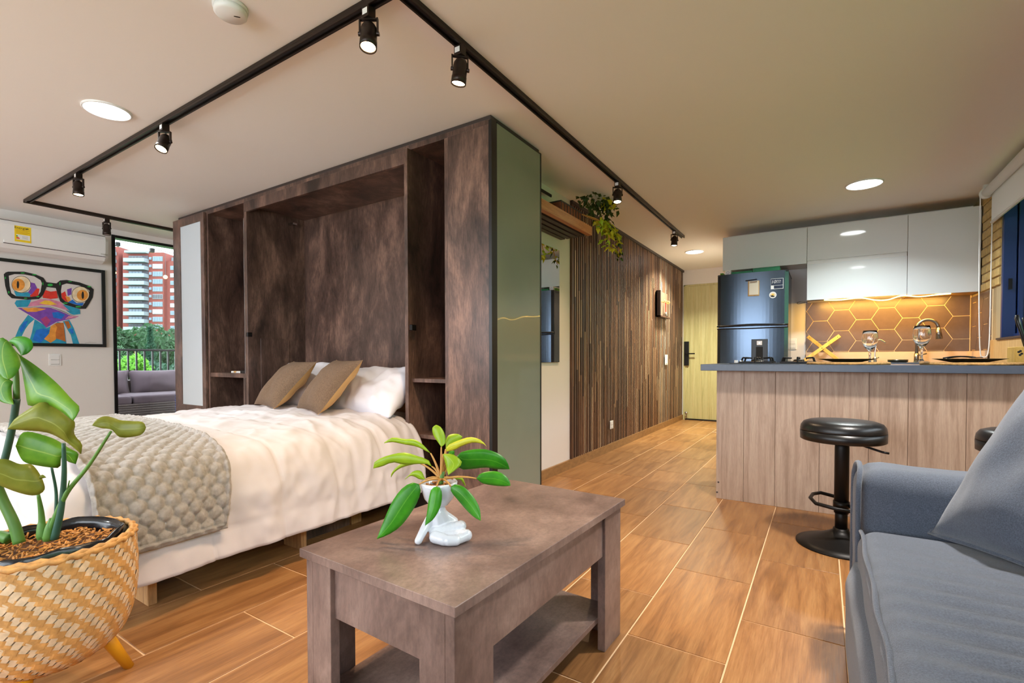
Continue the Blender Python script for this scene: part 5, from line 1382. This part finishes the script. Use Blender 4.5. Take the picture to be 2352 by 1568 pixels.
# framed frog print
XP = XL + 0.03
pic = thing('framed_picture', 'framed colourful print of a frog wearing black glasses', 'picture', (XL, 1.45, 1.08))
ya, yb, za0, zb0 = on(243, 700, 'x', XP).y - 1.12, on(243, 700, 'x', XP).y, on(244, 797, 'x', XP).z, on(243, 621, 'x', XP).z
bm = B(); fw = 0.03
box(bm, XL + 0.002, XP, ya, ya + fw, za0, zb0, 0.001); box(bm, XL + 0.002, XP, yb - fw, yb, za0, zb0, 0.001); box(bm, XL + 0.002, XP, ya + fw, yb - fw, za0, za0 + fw, 0.001); box(bm, XL + 0.002, XP, ya + fw, yb - fw, zb0 - fw, zb0, 0.001)
obj('frame', bm, 'black_plastic', pic)
prn = boxo('print', XL + 0.004, XL + 0.014, ya + fw, yb - fw, za0 + fw, zb0 - fw, 'print_paper', pic)
XPR = XL + 0.0142; layer = [0]
def ink(pts, mat, name='ink_shape'):
    layer[0] += 1; x = XPR + layer[0] * 0.00022
    P3 = []
    for cx_, cy_ in pts:
        w = on(cx_ / 6.032, 590 + cy_ / 6.032, 'x', XL + 0.0142); P3.append((x, min(yb - fw, max(ya + fw, w.y)), min(zb0 - fw, max(za0 + fw, w.z))))
    return obj(name, poly(B(), P3), mat, prn)
def ell(cx_, cy_, rx, ry, n=28): return [(cx_ + rx * cos(2 * pi * i / n), cy_ + ry * sin(2 * pi * i / n)) for i in range(n)]
ink([(390, 800), (480, 860), (400, 930), (350, 1000), (300, 1100), (290, 1210), (180, 1210), (215, 1095), (270, 960)], 'frog_teal')
ink([(330, 900), (390, 880), (340, 990), (290, 1060), (270, 1000)], 'frog_blue')
ink([(870, 890), (960, 870), (1020, 980), (1060, 1090), (1100, 1215), (1010, 1212), (980, 1080), (930, 1000)], 'frog_teal')
ink([(890, 890), (950, 890), (985, 970), (940, 1000)], 'frog_brown'); ink([(960, 1000), (1010, 990), (1020, 1060), (985, 1060)], 'frog_blue')
ink([(480, 860), (620, 950), (640, 985), (700, 960), (800, 900), (880, 920), (900, 1000), (920, 1210), (400, 1210), (440, 1050)], 'frog_teal')
ink([(500, 1010), (600, 990), (690, 1010), (640, 1120), (560, 1190), (450, 1150)], 'frog_blue')
ink([(700, 960), (780, 915), (880, 910), (890, 1000), (910, 1175), (850, 1150), (780, 1130), (740, 1060)], 'frog_brown')
ink([(700, 960), (760, 930), (790, 970), (770, 1050), (775, 1140), (700, 1190), (610, 1135), (680, 1060)], 'frog_orange')
ink([(240, 705), (560, 692), (700, 700), (840, 750), (1000, 820), (1090, 820), (1040, 845), (850, 885), (780, 900), (640, 980), (560, 900), (400, 800)], 'frog_purple')
ink([(300, 710), (480, 700), (640, 720), (500, 760), (380, 760)], 'frog_orange'); ink([(720, 770), (800, 760), (900, 800), (850, 860), (740, 840)], 'frog_blue'); ink([(560, 860), (640, 820), (700, 880), (640, 970)], 'frog_magenta')
ink([(950, 815), (1090, 825), (1030, 845), (900, 860)], 'frog_pink')
ink([(200, 640), (225, 600), (430, 590), (390, 690), (235, 695)], 'frog_teal'); ink([(860, 655), (1000, 690), (1105, 725), (1112, 790), (1000, 805), (920, 745)], 'frog_teal')
ink([(380, 690), (420, 630), (560, 585), (700, 585), (830, 620), (900, 690), (965, 750), (820, 705), (700, 672), (560, 670)], 'frog_pink')
ink([(540, 640), (620, 600), (700, 610), (790, 660), (700, 665), (600, 655)], 'frog_yellow')
ink([(230, 703), (400, 690), (560, 675), (700, 683), (850, 728), (1000, 798), (1100, 812), (1000, 820), (840, 752), (700, 702), (560, 694), (400, 708)], 'print_paper')
ink([(240, 702), (400, 697), (560, 683), (700, 690), (845, 738), (1000, 806), (1060, 812), (1000, 812), (840, 744), (700, 695), (560, 687), (400, 702)], 'ink_black')
ink([(590, 505), (630, 460), (700, 480), (780, 470), (800, 570), (700, 582), (590, 565)], 'frog_red')
ink([(50, 240), (75, 215), (110, 203), (330, 203), (480, 238), (600, 288), (640, 350), (780, 365), (830, 325), (920, 318), (1100, 352), (1250, 408), (1297, 450), (1283, 560), (1232, 650), (1185, 718), (1100, 718), (900, 662), (830, 612), (800, 520), (770, 430), (640, 415), (600, 520), (540, 582), (380, 592), (160, 572), (105, 520), (70, 400)], 'ink_black')
ink([(120, 260), (200, 238), (330, 242), (470, 268), (560, 322), (578, 365), (560, 480), (520, 543), (400, 553), (220, 543), (155, 500), (132, 400)], 'print_paper')
ink([(855, 390), (920, 367), (1080, 392), (1190, 432), (1238, 467), (1222, 540), (1180, 620), (1140, 678), (1050, 663), (900, 613), (852, 560), (842, 470)], 'print_paper')
ink([(190, 470), (300, 500), (410, 480), (420, 552), (220, 542)], 'frog_teal'); ink([(410, 540), (480, 430), (545, 440), (525, 540), (430, 553)], 'frog_red'); ink([(410, 350), (480, 365), (512, 430), (430, 525), (385, 490), (425, 430)], 'frog_purple')
ink([(846, 505), (900, 475), (925, 560), (940, 625), (900, 612), (855, 570)], 'frog_red'); ink([(925, 450), (990, 428), (985, 520), (935, 540)], 'frog_purple'); ink([(900, 540), (960, 555), (980, 610), (935, 625)], 'frog_orange'); ink([(940, 628), (1000, 590), (1060, 640), (1160, 635), (1138, 676), (1050, 661)], 'frog_blue')
for (cx_, cy_, rx, ry), (ix, iy, ir), (px_, py_) in (((290, 380, 128, 112), (252, 385, 84), (245, 385)), ((1112, 520, 118, 106), (1138, 530, 74), (1143, 530))):
    ink(ell(cx_, cy_, rx + 6, ry + 6), 'ink_black'); ink(ell(cx_, cy_, rx, ry), 'frog_cream'); ink(ell(ix, iy, ir * 1.05, ir), 'frog_orange'); ink(ell(px_, py_, 17, 52), 'ink_black')
for cx_, cy_, rx, ry in ((310, 222, 30, 8), (470, 246, 32, 8), (590, 370, 8, 24), (690, 388, 38, 18), (118, 490, 10, 18), (70, 290, 8, 16), (350, 572, 24, 8), (520, 548, 22, 10), (825, 370, 8, 24), (965, 342, 26, 6), (1080, 690, 40, 10), (900, 640, 34, 9), (1230, 412, 30, 8)):
    ink(ell(cx_, cy_, rx, ry, 12), 'frog_green')
ink([(1170, 1192), (1240, 1178), (1330, 1188), (1330, 1191), (1240, 1182), (1170, 1195)], 'dark_steel', 'signature')

# ================================================================== HALL WALL THINGS
mr = thing('wall_mirror', 'frameless rectangular mirror on the white hall wall', 'mirror', (XH, 3.35, 0.93))
ym = on(1285, 831, 'x', XH + 0.012).y
boxo('backing', XH, XH + 0.008, ym - 0.52, ym - 0.003, 0.935, 1.85, 'dark_edge', mr)
boxo('glass', XH + 0.008, XH + 0.012, ym - 0.525, ym, 0.93, 1.855, 'mirror', mr)
sh = thing('slatted_shelf', 'wooden slatted shelf above the mirror', 'shelf', (-1.7, 3.2, 1.93))
for i, x in enumerate((-1.595, -1.66, -1.72, -1.78, -1.835)):
    boxo('board', x - 0.02, x + 0.02, 2.83, 3.665, 1.95, 2.02, 'beam_wood' if i == 0 else 'dark_edge', sh, 0.001)
boxo('cross_bar', -1.855, -1.60, 2.95, 2.98, 2.02, 2.03, 'dark_edge', sh); boxo('cross_bar', -1.855, -1.60, 3.5, 3.53, 2.02, 2.03, 'dark_edge', sh)
bk = thing('shelf_planter', 'brown basket planter on the slatted shelf', 'planter', (-1.68, 3.4, 2.02))
bm = B(); box(bm, -1.80, -1.64, 3.24, 3.60, 2.03, 2.125, 0.004); obj('basket', bm, 'terracotta_basket', bk)
for k in range(8): boxo('wicker_stave', -1.642, -1.636, 3.245 + 0.05 * k, 3.25 + 0.05 * k, 2.03, 2.125, 'dark_edge', bk)
bm = B(); tube(bm, [(-1.802, 3.24, 2.125), (-1.638, 3.24, 2.125), (-1.638, 3.60, 2.125), (-1.802, 3.60, 2.125)], 0.006, 8, True); obj('rim', bm, 'dark_edge', bk)
boxo('wire_bracket', -1.82, -1.81, 3.2, 3.23, 2.03, 2.25, 'black_metal', bk); boxo('wire_bracket', -1.82, -1.81, 3.2, 3.42, 2.23, 2.25, 'black_metal', bk)
hp = thing('trailing_plant', 'trailing yellow green plant hanging from the shelf planter', 'plant', (-1.66, 3.5, 2.1))
rg = random.Random(8)
def small_leaf(bm, uvl, p, d, s, sag):
    side = d.cross(Vector((0, 0, 1)));
    if side.length < 0.05: side = Vector((1, 0, 0))
    side.normalize(); side = (Matrix.Rotation(rg.uniform(-1.1, 1.1), 3, d) @ side); nrm = side.cross(d)
    P = [p, p + d * s * 0.4 + side * s * 0.32, p + d * s + Vector((0, 0, -sag)), p + d * s * 0.4 - side * s * 0.32]; m = p + d * s * 0.5 + nrm * s * 0.1
    v = [bm.verts.new(a) for a in P]; mv = bm.verts.new(m)
    for i in range(4):
        f = bm.faces.new((v[i], v[(i + 1) % 4], mv))
def cluster(name, mat, pts, n, s, spread):
    bm = B()
    for i in range(n):
        t = rg.random() * (len(pts) - 1); k = int(t); p = pts[k].lerp(pts[min(k + 1, len(pts) - 1)], t - k) + Vector((rg.gauss(0, spread), rg.gauss(0, spread), rg.gauss(0, spread)))
        d = Vector((rg.gauss(0, 1), rg.gauss(0, 1), rg.gauss(-0.25, 0.8))).normalized(); p.z = min(p.z, HC - 0.05); small_leaf(bm, None, p, d, s * rg.uniform(0.7, 1.3), s * 0.3)
    return obj(name, bm, mat, hp)
def hpp(px, py, x=-1.6): return on(px, py, 'x', x)
up = [hpp(1345, 480), hpp(1355, 455), hpp(1375, 440), hpp(1392, 452), hpp(1395, 475), hpp(1380, 495), hpp(1390, 505)]
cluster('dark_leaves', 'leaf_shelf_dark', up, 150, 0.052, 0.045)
cluster('yellow_leaves', 'leaf_shelf_yellow', [hpp(1392, 440, -1.55), hpp(1400, 455, -1.55), hpp(1396, 470, -1.55)], 16, 0.055, 0.03)  # small clump of yellow leaves in front of the dark ones
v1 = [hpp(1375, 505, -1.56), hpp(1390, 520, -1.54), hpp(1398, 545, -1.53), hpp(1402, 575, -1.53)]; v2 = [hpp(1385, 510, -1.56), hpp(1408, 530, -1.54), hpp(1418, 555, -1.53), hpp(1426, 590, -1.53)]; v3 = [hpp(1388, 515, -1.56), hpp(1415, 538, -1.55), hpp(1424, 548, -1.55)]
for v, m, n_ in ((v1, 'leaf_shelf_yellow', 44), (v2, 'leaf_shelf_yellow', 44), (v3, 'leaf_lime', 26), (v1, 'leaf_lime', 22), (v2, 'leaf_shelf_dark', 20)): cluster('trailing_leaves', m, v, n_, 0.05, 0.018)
for v in (v1, v2, v3):
    bm = B(); tube(bm, spline([Vector((-1.67, 3.6, 2.13))] + v, 5), 0.004, 6); obj('vine', bm, 'stem_tan', hp)

kr = thing('key_rack', 'dark wooden key rack with brass hooks on the slatted wall', 'key rack', (-1.838, 6.6, 1.55))
y0, y1 = on(1508, 700, 'x', -1.83).y, on(1531, 700, 'x', -1.83).y; z0, z1 = on(1515, 729, 'x', -1.83).z, on(1510, 667, 'x', -1.83).z
boxo('back_board', -1.838, -1.82, y0, y1, z0, z1, 'stave_5', kr, 0.002); boxo('side_board', -1.838, -1.78, y0, y0 + 0.03, z0, z1, 'dark_edge', kr, 0.002); boxo('ledge', -1.838, -1.77, y0, y1, z0, z0 + 0.02, 'stave_0', kr, 0.002)
zz = z0 + (z1 - z0) * 0.62
for k in range(4):
    yy = y0 + (y1 - y0) * (0.4 + 0.17 * k); bm = B(); tube(bm, [(-1.82, yy, zz), (-1.79, yy, zz - 0.01), (-1.775, yy, zz + 0.005), (-1.78, yy, zz + 0.025)], 0.005, 8); obj('hook', bm, 'yellow_wood', kr, True)
ky = thing('key_bunch', 'keys on a red lanyard hanging from the key rack', 'keys', (-1.785, y0 + (y1 - y0) * 0.57, zz - 0.2)); yk = y0 + (y1 - y0) * 0.57
bm = B(); box(bm, -1.79, -1.785, yk - 0.014, yk + 0.014, zz - 0.13, zz - 0.005, 0.002); obj('lanyard', bm, 'red_plastic', ky)
bm = B(); lathe(bm, (-1.785, yk, zz - 0.20), [(0.004, 0.07), (0.02, 0.055), (0.028, 0.02), (0.02, 0.0)], 12); obj('fob', bm, 'dark_steel', ky, True)
for k in (-1, 1): boxo('key', -1.79, -1.784, yk + 0.012 * k - 0.006, yk + 0.012 * k + 0.006, zz - 0.245, zz - 0.17, 'chrome', ky)

# ================================================================== ROLLER BLIND
bl = thing('roller_blind', 'white roller blind half drawn over the right window', 'blind', (0.98, 3.9, 2.25))
XBp = 1.065
ra = on(2266, 441, 'x', XBp); ba = on(2263, 514, 'x', XBp)
bm = B(); cyl(bm, (XBp, ra.y - 0.01, 2.245), (XBp, 2.3, 2.245), 0.032, n=24); obj('roller_tube', bm, 'blind_fabric', bl, True)
bm = B(); box(bm, XBp - 0.003 + 0.03, XBp + 0.001 + 0.03, 2.32, ra.y - 0.02, ba.z, 2.245); obj('fabric', bm, 'blind_fabric', bl)
bm = B(); cyl(bm, (XBp + 0.03, 2.32, ba.z), (XBp + 0.03, ra.y - 0.02, ba.z), 0.011, n=14); obj('bottom_bar', bm, 'white_plastic', bl, True)
bm = B(); cyl(bm, (XBp, ra.y - 0.012, 2.245), (XBp, ra.y + 0.02, 2.245), 0.042, n=24); obj('end_bracket', bm, 'white_plastic', bl, True)
boxo('mount', XBp - 0.02, XR + 0.01, ra.y - 0.01, ra.y + 0.02, 2.245, 2.31, 'white_plastic', bl)
zbm = on(2278, 819, 'x', XBp - 0.02).z; bm = B()
tube(bm, spline([(XBp - 0.035, ra.y, 2.245), (XBp - 0.034, ra.y, 1.6), (XBp - 0.022, ra.y, zbm + 0.08), (XBp, ra.y - 0.0, zbm), (XBp + 0.03, ra.y, zbm + 0.08), (XBp + 0.034, ra.y, 1.6), (XBp + 0.035, ra.y, 2.245)], 8), 0.0042, 8); obj('pull_chain', bm, 'white_plastic', bl, True)

# ================================================================== FOREGROUND PLANT IN WOVEN BASKET
BX, BY, BZ, BR = -1.832, 0.435, 0.45, 0.199
pot = thing('woven_basket', 'woven bamboo basket planter on mustard wooden legs', 'basket', (BX, BY, 0))
bprof = [(0.001, 0.115), (0.06, 0.116), (0.12, 0.13), (0.165, 0.165), (0.19, 0.22), (0.201, 0.29), (0.203, 0.35), (0.201, 0.41), (0.199, 0.45)]
bp = spline([(r, 0, z) for r, z in bprof], 8)
bm = B(); lathe(bm, (BX, BY, 0), [(p.x - 0.002, p.z + 0.001) for p in bp], 72, True, False); obj('inner_shell', bm, 'weave_pale', pot, True)
BL = [0.0]
for a, b in zip(bp, bp[1:]): BL.append(BL[-1] + (b - a).length)
def bpt(c, s, off):
    """point on the basket: c along the girth (metres at the rim), s up the wall from the bottom centre"""
    s = max(0.0, min(BL[-1] - 1e-5, s)); k = 0
    while k < len(BL) - 2 and BL[k + 1] < s: k += 1
    t = (s - BL[k]) / (BL[k + 1] - BL[k]); p = bp[k].lerp(bp[k + 1], t); d = (bp[k + 1] - bp[k]).normalized(); n = Vector((d.z, 0, -d.x)); p = p + n * off; th = c / BR
    return Vector((BX + p.x * cos(th), BY + p.x * sin(th), p.z))
rg = random.Random(5)
CIRC = 2 * pi * BR; NC = 50; CELL = CIRC / NC
def weave(name, mat, family):
    vs = []; fs = []
    e1 = Vector((1.0, -0.36)); e2 = Vector((0.72, 0.84))       # the two strip directions on the wall
    rows = int(BL[-1] / (CELL * 0.5)) + 4
    for i in range(0, NC * 2):
        for j in range(-2, rows):
            # brick-like floats laid in alternating chevrons
            s0 = j * CELL * 0.62; c0 = (i * CELL + (j % 4) * CELL * 0.5)
            if i >= NC: continue
            if (i + (j // 1)) % 2 == family:
                d, w, L = (e1, 0.31, 1.75) if family == 0 else (e2, 0.30, 2.1)
                dx, dy = d.x * CELL, d.y * CELL; nx, ny = -d.y * CELL, d.x * CELL; j1, j2 = rg.uniform(-0.05, 0.05), rg.uniform(0.0, 0.0012); base_i = len(vs)
                for a, o in ((-0.5, 0.0006), (-0.25, 0.0026 + j2), (0.25, 0.0026 + j2), (0.5, 0.0006)):
                    for b in (-0.5, 0.5):
                        vs.append(bpt(c0 + dx * a * L + nx * b * w * 2 * (1 + j1), s0 + dy * a * L + ny * b * w * 2 * (1 + j1), o + (0.0008 if family == 0 else 0)))
                for k in range(3): q_ = base_i + k * 2; fs.append((q_, q_ + 1, q_ + 3, q_ + 2))
    me = bpy.data.meshes.new(name); me.from_pydata(vs, [], fs); return tag(link(name, me, mat, pot), kind='stuff')
weave('weave_strips_tan', 'weave_tan', 0); weave('weave_strips_pale', 'weave_pale', 1)
bm = B(); n = 90
for k, (rr_, zz_) in enumerate(((0.0, 0.0), (-0.006, 0.004))):
    tube(bm, [(BX + (BR + rr_ + 0.003 * sin(i * 2 * pi / 3 + k * 2)) * cos(2 * pi * i / n), BY + (BR + rr_ + 0.003 * sin(i * 2 * pi / 3 + k * 2)) * sin(2 * pi * i / n), BZ - 0.003 + zz_ + 0.003 * cos(i * 2 * pi / 3 + k * 2)) for i in range(n)], 0.0075, 8, True)
obj('braided_rim', bm, 'weave_tan', pot, True)
for k in range(3):
    a = radians(-35 + 120 * k); d = Vector((cos(a), sin(a), 0)); bm = B(); tube(bm, [Vector((BX, BY, 0.16)) + d * 0.11, Vector((BX, BY, 0.0)) + d * 0.185], 0.018, 14, radii=[0.021, 0.013]); obj('leg', bm, 'mustard_leg', pot, True)
bg = thing('grow_bag', 'black plastic nursery bag with bark soil inside the basket', 'bag', (BX, BY, 0.16))
bm = B(); rings = []
for r, z in ((0.15, 0.2), (0.165, 0.35), (0.168, 0.43), (0.17, 0.458), (0.165, 0.462), (0.160, 0.44), (0.158, 0.41)):
    rings.append([bm.verts.new(Vector((BX + (r + 0.010 * noise.noise(Vector((cos(t) * 3, sin(t) * 3, z * 14)))) * cos(t), BY + (r + 0.010 * noise.noise(Vector((cos(t) * 3, sin(t) * 3, z * 14)))) * sin(t), z + (0.012 * noise.noise(Vector((cos(t) * 2.5, sin(t) * 2.5, 7))) if z > 0.4 else 0)))) for t in [2 * pi * i / 72 for i in range(72)]])
for A, Bq in zip(rings, rings[1:]):
    for i in range(72): bm.faces.new((A[i], A[(i + 1) % 72], Bq[(i + 1) % 72], Bq[i]))
obj('film', bm, 'bag_black', bg, True)
bm = B(); grid(bm, lambda u, v: Vector((BX + 0.16 * u * cos(2 * pi * v), BY + 0.16 * u * sin(2 * pi * v), 0.425 + 0.008 * noise.noise(Vector((u * 6 * cos(2 * pi * v), u * 6 * sin(2 * pi * v), 1))))), 14, 40); obj('soil', bm, 'soil', bg, True)
bm = B()
for i in range(420):
    a, r = rg.uniform(0, 6.28), 0.155 * sqrt(rg.random()); p = Vector((BX + r * cos(a), BY + r * sin(a), 0.432 + rg.uniform(0, 0.006))); d = Vector((rg.gauss(0, 1), rg.gauss(0, 1), rg.gauss(0, 0.35))).normalized(); o_ = d.orthogonal().normalized(); obox(bm, p, d, o_, d.cross(o_), rg.uniform(0.01, 0.026), 0.004, 0.0025)
tag(obj('bark_chips', bm, 'bark', bg), kind='stuff')

mp = thing('monstera_plant', 'large leaved green plant in the woven basket', 'plant', (BX, BY, 0.43))
MD = 1.363
def k(cx, cy, d=0.0): return at(cx / 3.136, 740 + cy / 3.136, MD + d)
ML = [((60, 140), (150, 240), [(90, 108), (150, 100), (205, 125), (222, 180), (190, 225)], [(85, 165), (115, 205)], -0.04, -0.06, 'leaf_deep', 0.02),
      ((65, 150), (525, 708), [(120, 225), (200, 285), (300, 365), (400, 455), (500, 555), (562, 610), (552, 660)], [(128, 300), (145, 420), (160, 530), (180, 605), (300, 590), (420, 640), (490, 690)], -0.05, -0.10, 'leaf_monstera', 0.03),
      ((60, 140), (60, 412), [(0, 110), (-70, 190), (-80, 300), (-10, 385)], [(120, 245), (128, 320), (92, 392)], -0.08, -0.12, 'leaf_monstera', 0.02),
      ((95, 430), (100, 592), [(0, 380), (-60, 460), (-10, 565)], [(76, 470), (80, 540)], -0.02, -0.05, 'leaf_monstera', 0.01),
      ((580, 946), (55, 770), [(574, 878), (522, 832), (498, 790), (500, 725), (430, 645), (330, 600), (260, 576), (170, 634), (90, 700)], [(530, 918), (470, 882), (400, 845), (300, 800), (160, 780)], -0.04, -0.12, 'leaf_olive', 0.05),
      ((545, 1018), (110, 890), [(552, 945), (480, 910), (380, 850), (290, 815), (190, 790), (135, 808)], [(485, 1005), (418, 966), (412, 1042), (370, 1052), (250, 1036), (160, 1010), (125, 955)], 0.02, -0.03, 'leaf_monstera', 0.03),
      ((302, 1132), (-130, 1080), [(240, 1060), (190, 1025), (110, 1026), (20, 990), (-60, 1000)], [(304, 1212), (232, 1252), (130, 1240), (20, 1200), (-70, 1150)], -0.08, -0.16, 'leaf_olive', 0.03),
      ((332, 1116), (262, 1128), [(300, 1098)], [(300, 1124)], -0.08, -0.09, 'leaf_olive', 0.004),
      ((662, 742), (1052, 758), [(690, 700), (745, 676), (800, 686), (860, 706), (950, 712), (1025, 718)], [(720, 762), (790, 772), (815, 795), (850, 828), (920, 830), (1000, 815), (1035, 790)], -0.02, 0.03, 'leaf_olive', 0.015)]
for b, t, L, Rr, db, dt, m, fo in ML:
    def mid(pts): return [k(x, y, db + (dt - db) * (i + 1) / (len(pts) + 1)) for i, (x, y) in enumerate(pts)]
    leaf('leaf', k(*b, db), k(*t, dt), mid(L), mid(Rr), m, mp, fo * 0.35, n=24, thick=0.001)
for pts, r0, r1, m in (([(800, 785), (640, 1030), (480, 1230), (380, 1450), (340, 1560)], 0.0045, 0.012, 'stem_green'), ([(458, 870), (462, 1100), (440, 1340), (392, 1560)], 0.006, 0.013, 'stem_dark'),
                       ([(372, 1045), (404, 1220), (402, 1400), (396, 1560)], 0.004, 0.007, 'stem_dark'), ([(275, 1235), (298, 1380), (305, 1560)], 0.005, 0.013, 'stem_green'),
                       ([(120, 555), (88, 760), (30, 1000), (-40, 1200)], 0.011, 0.012, 'stem_dark'), ([(-60, 1080), (20, 1280), (100, 1450), (140, 1590)], 0.015, 0.018, 'stem_green'), ([(60, 140), (110, 330), (120, 555)], 0.007, 0.01, 'stem_green'),
                       ([(500, 1140), (470, 1260), (420, 1400)], 0.002, 0.005, 'stem_green'), ([(-60, 1560), (0, 1540), (70, 1560)], 0.02, 0.02, 'stem_green')):
    P3 = spline([k(x, y, -0.02 if i else -0.03) for i, (x, y) in enumerate(pts)], 6); bm = B(); N_ = len(P3); tube(bm, P3, r0, 10, radii=[0.75 * (r0 + (r1 - r0) * i / (N_ - 1)) for i in range(N_)]); obj('stem', bm, m, mp, True)
for x, y in ((305, 1560), (345, 1570)):
    bm = B(); a = k(x, y, -0.02); b_ = k(x + (20 if x > 320 else -10), y - 160, -0.02); tube(bm, bez(a, a.lerp(b_, 0.5), b_, 6), 0.01, 10, radii=[0.011, 0.013, 0.012, 0.011, 0.009, 0.006, 0.003]); obj('leaf_sheath', bm, 'stem_green', mp, True)
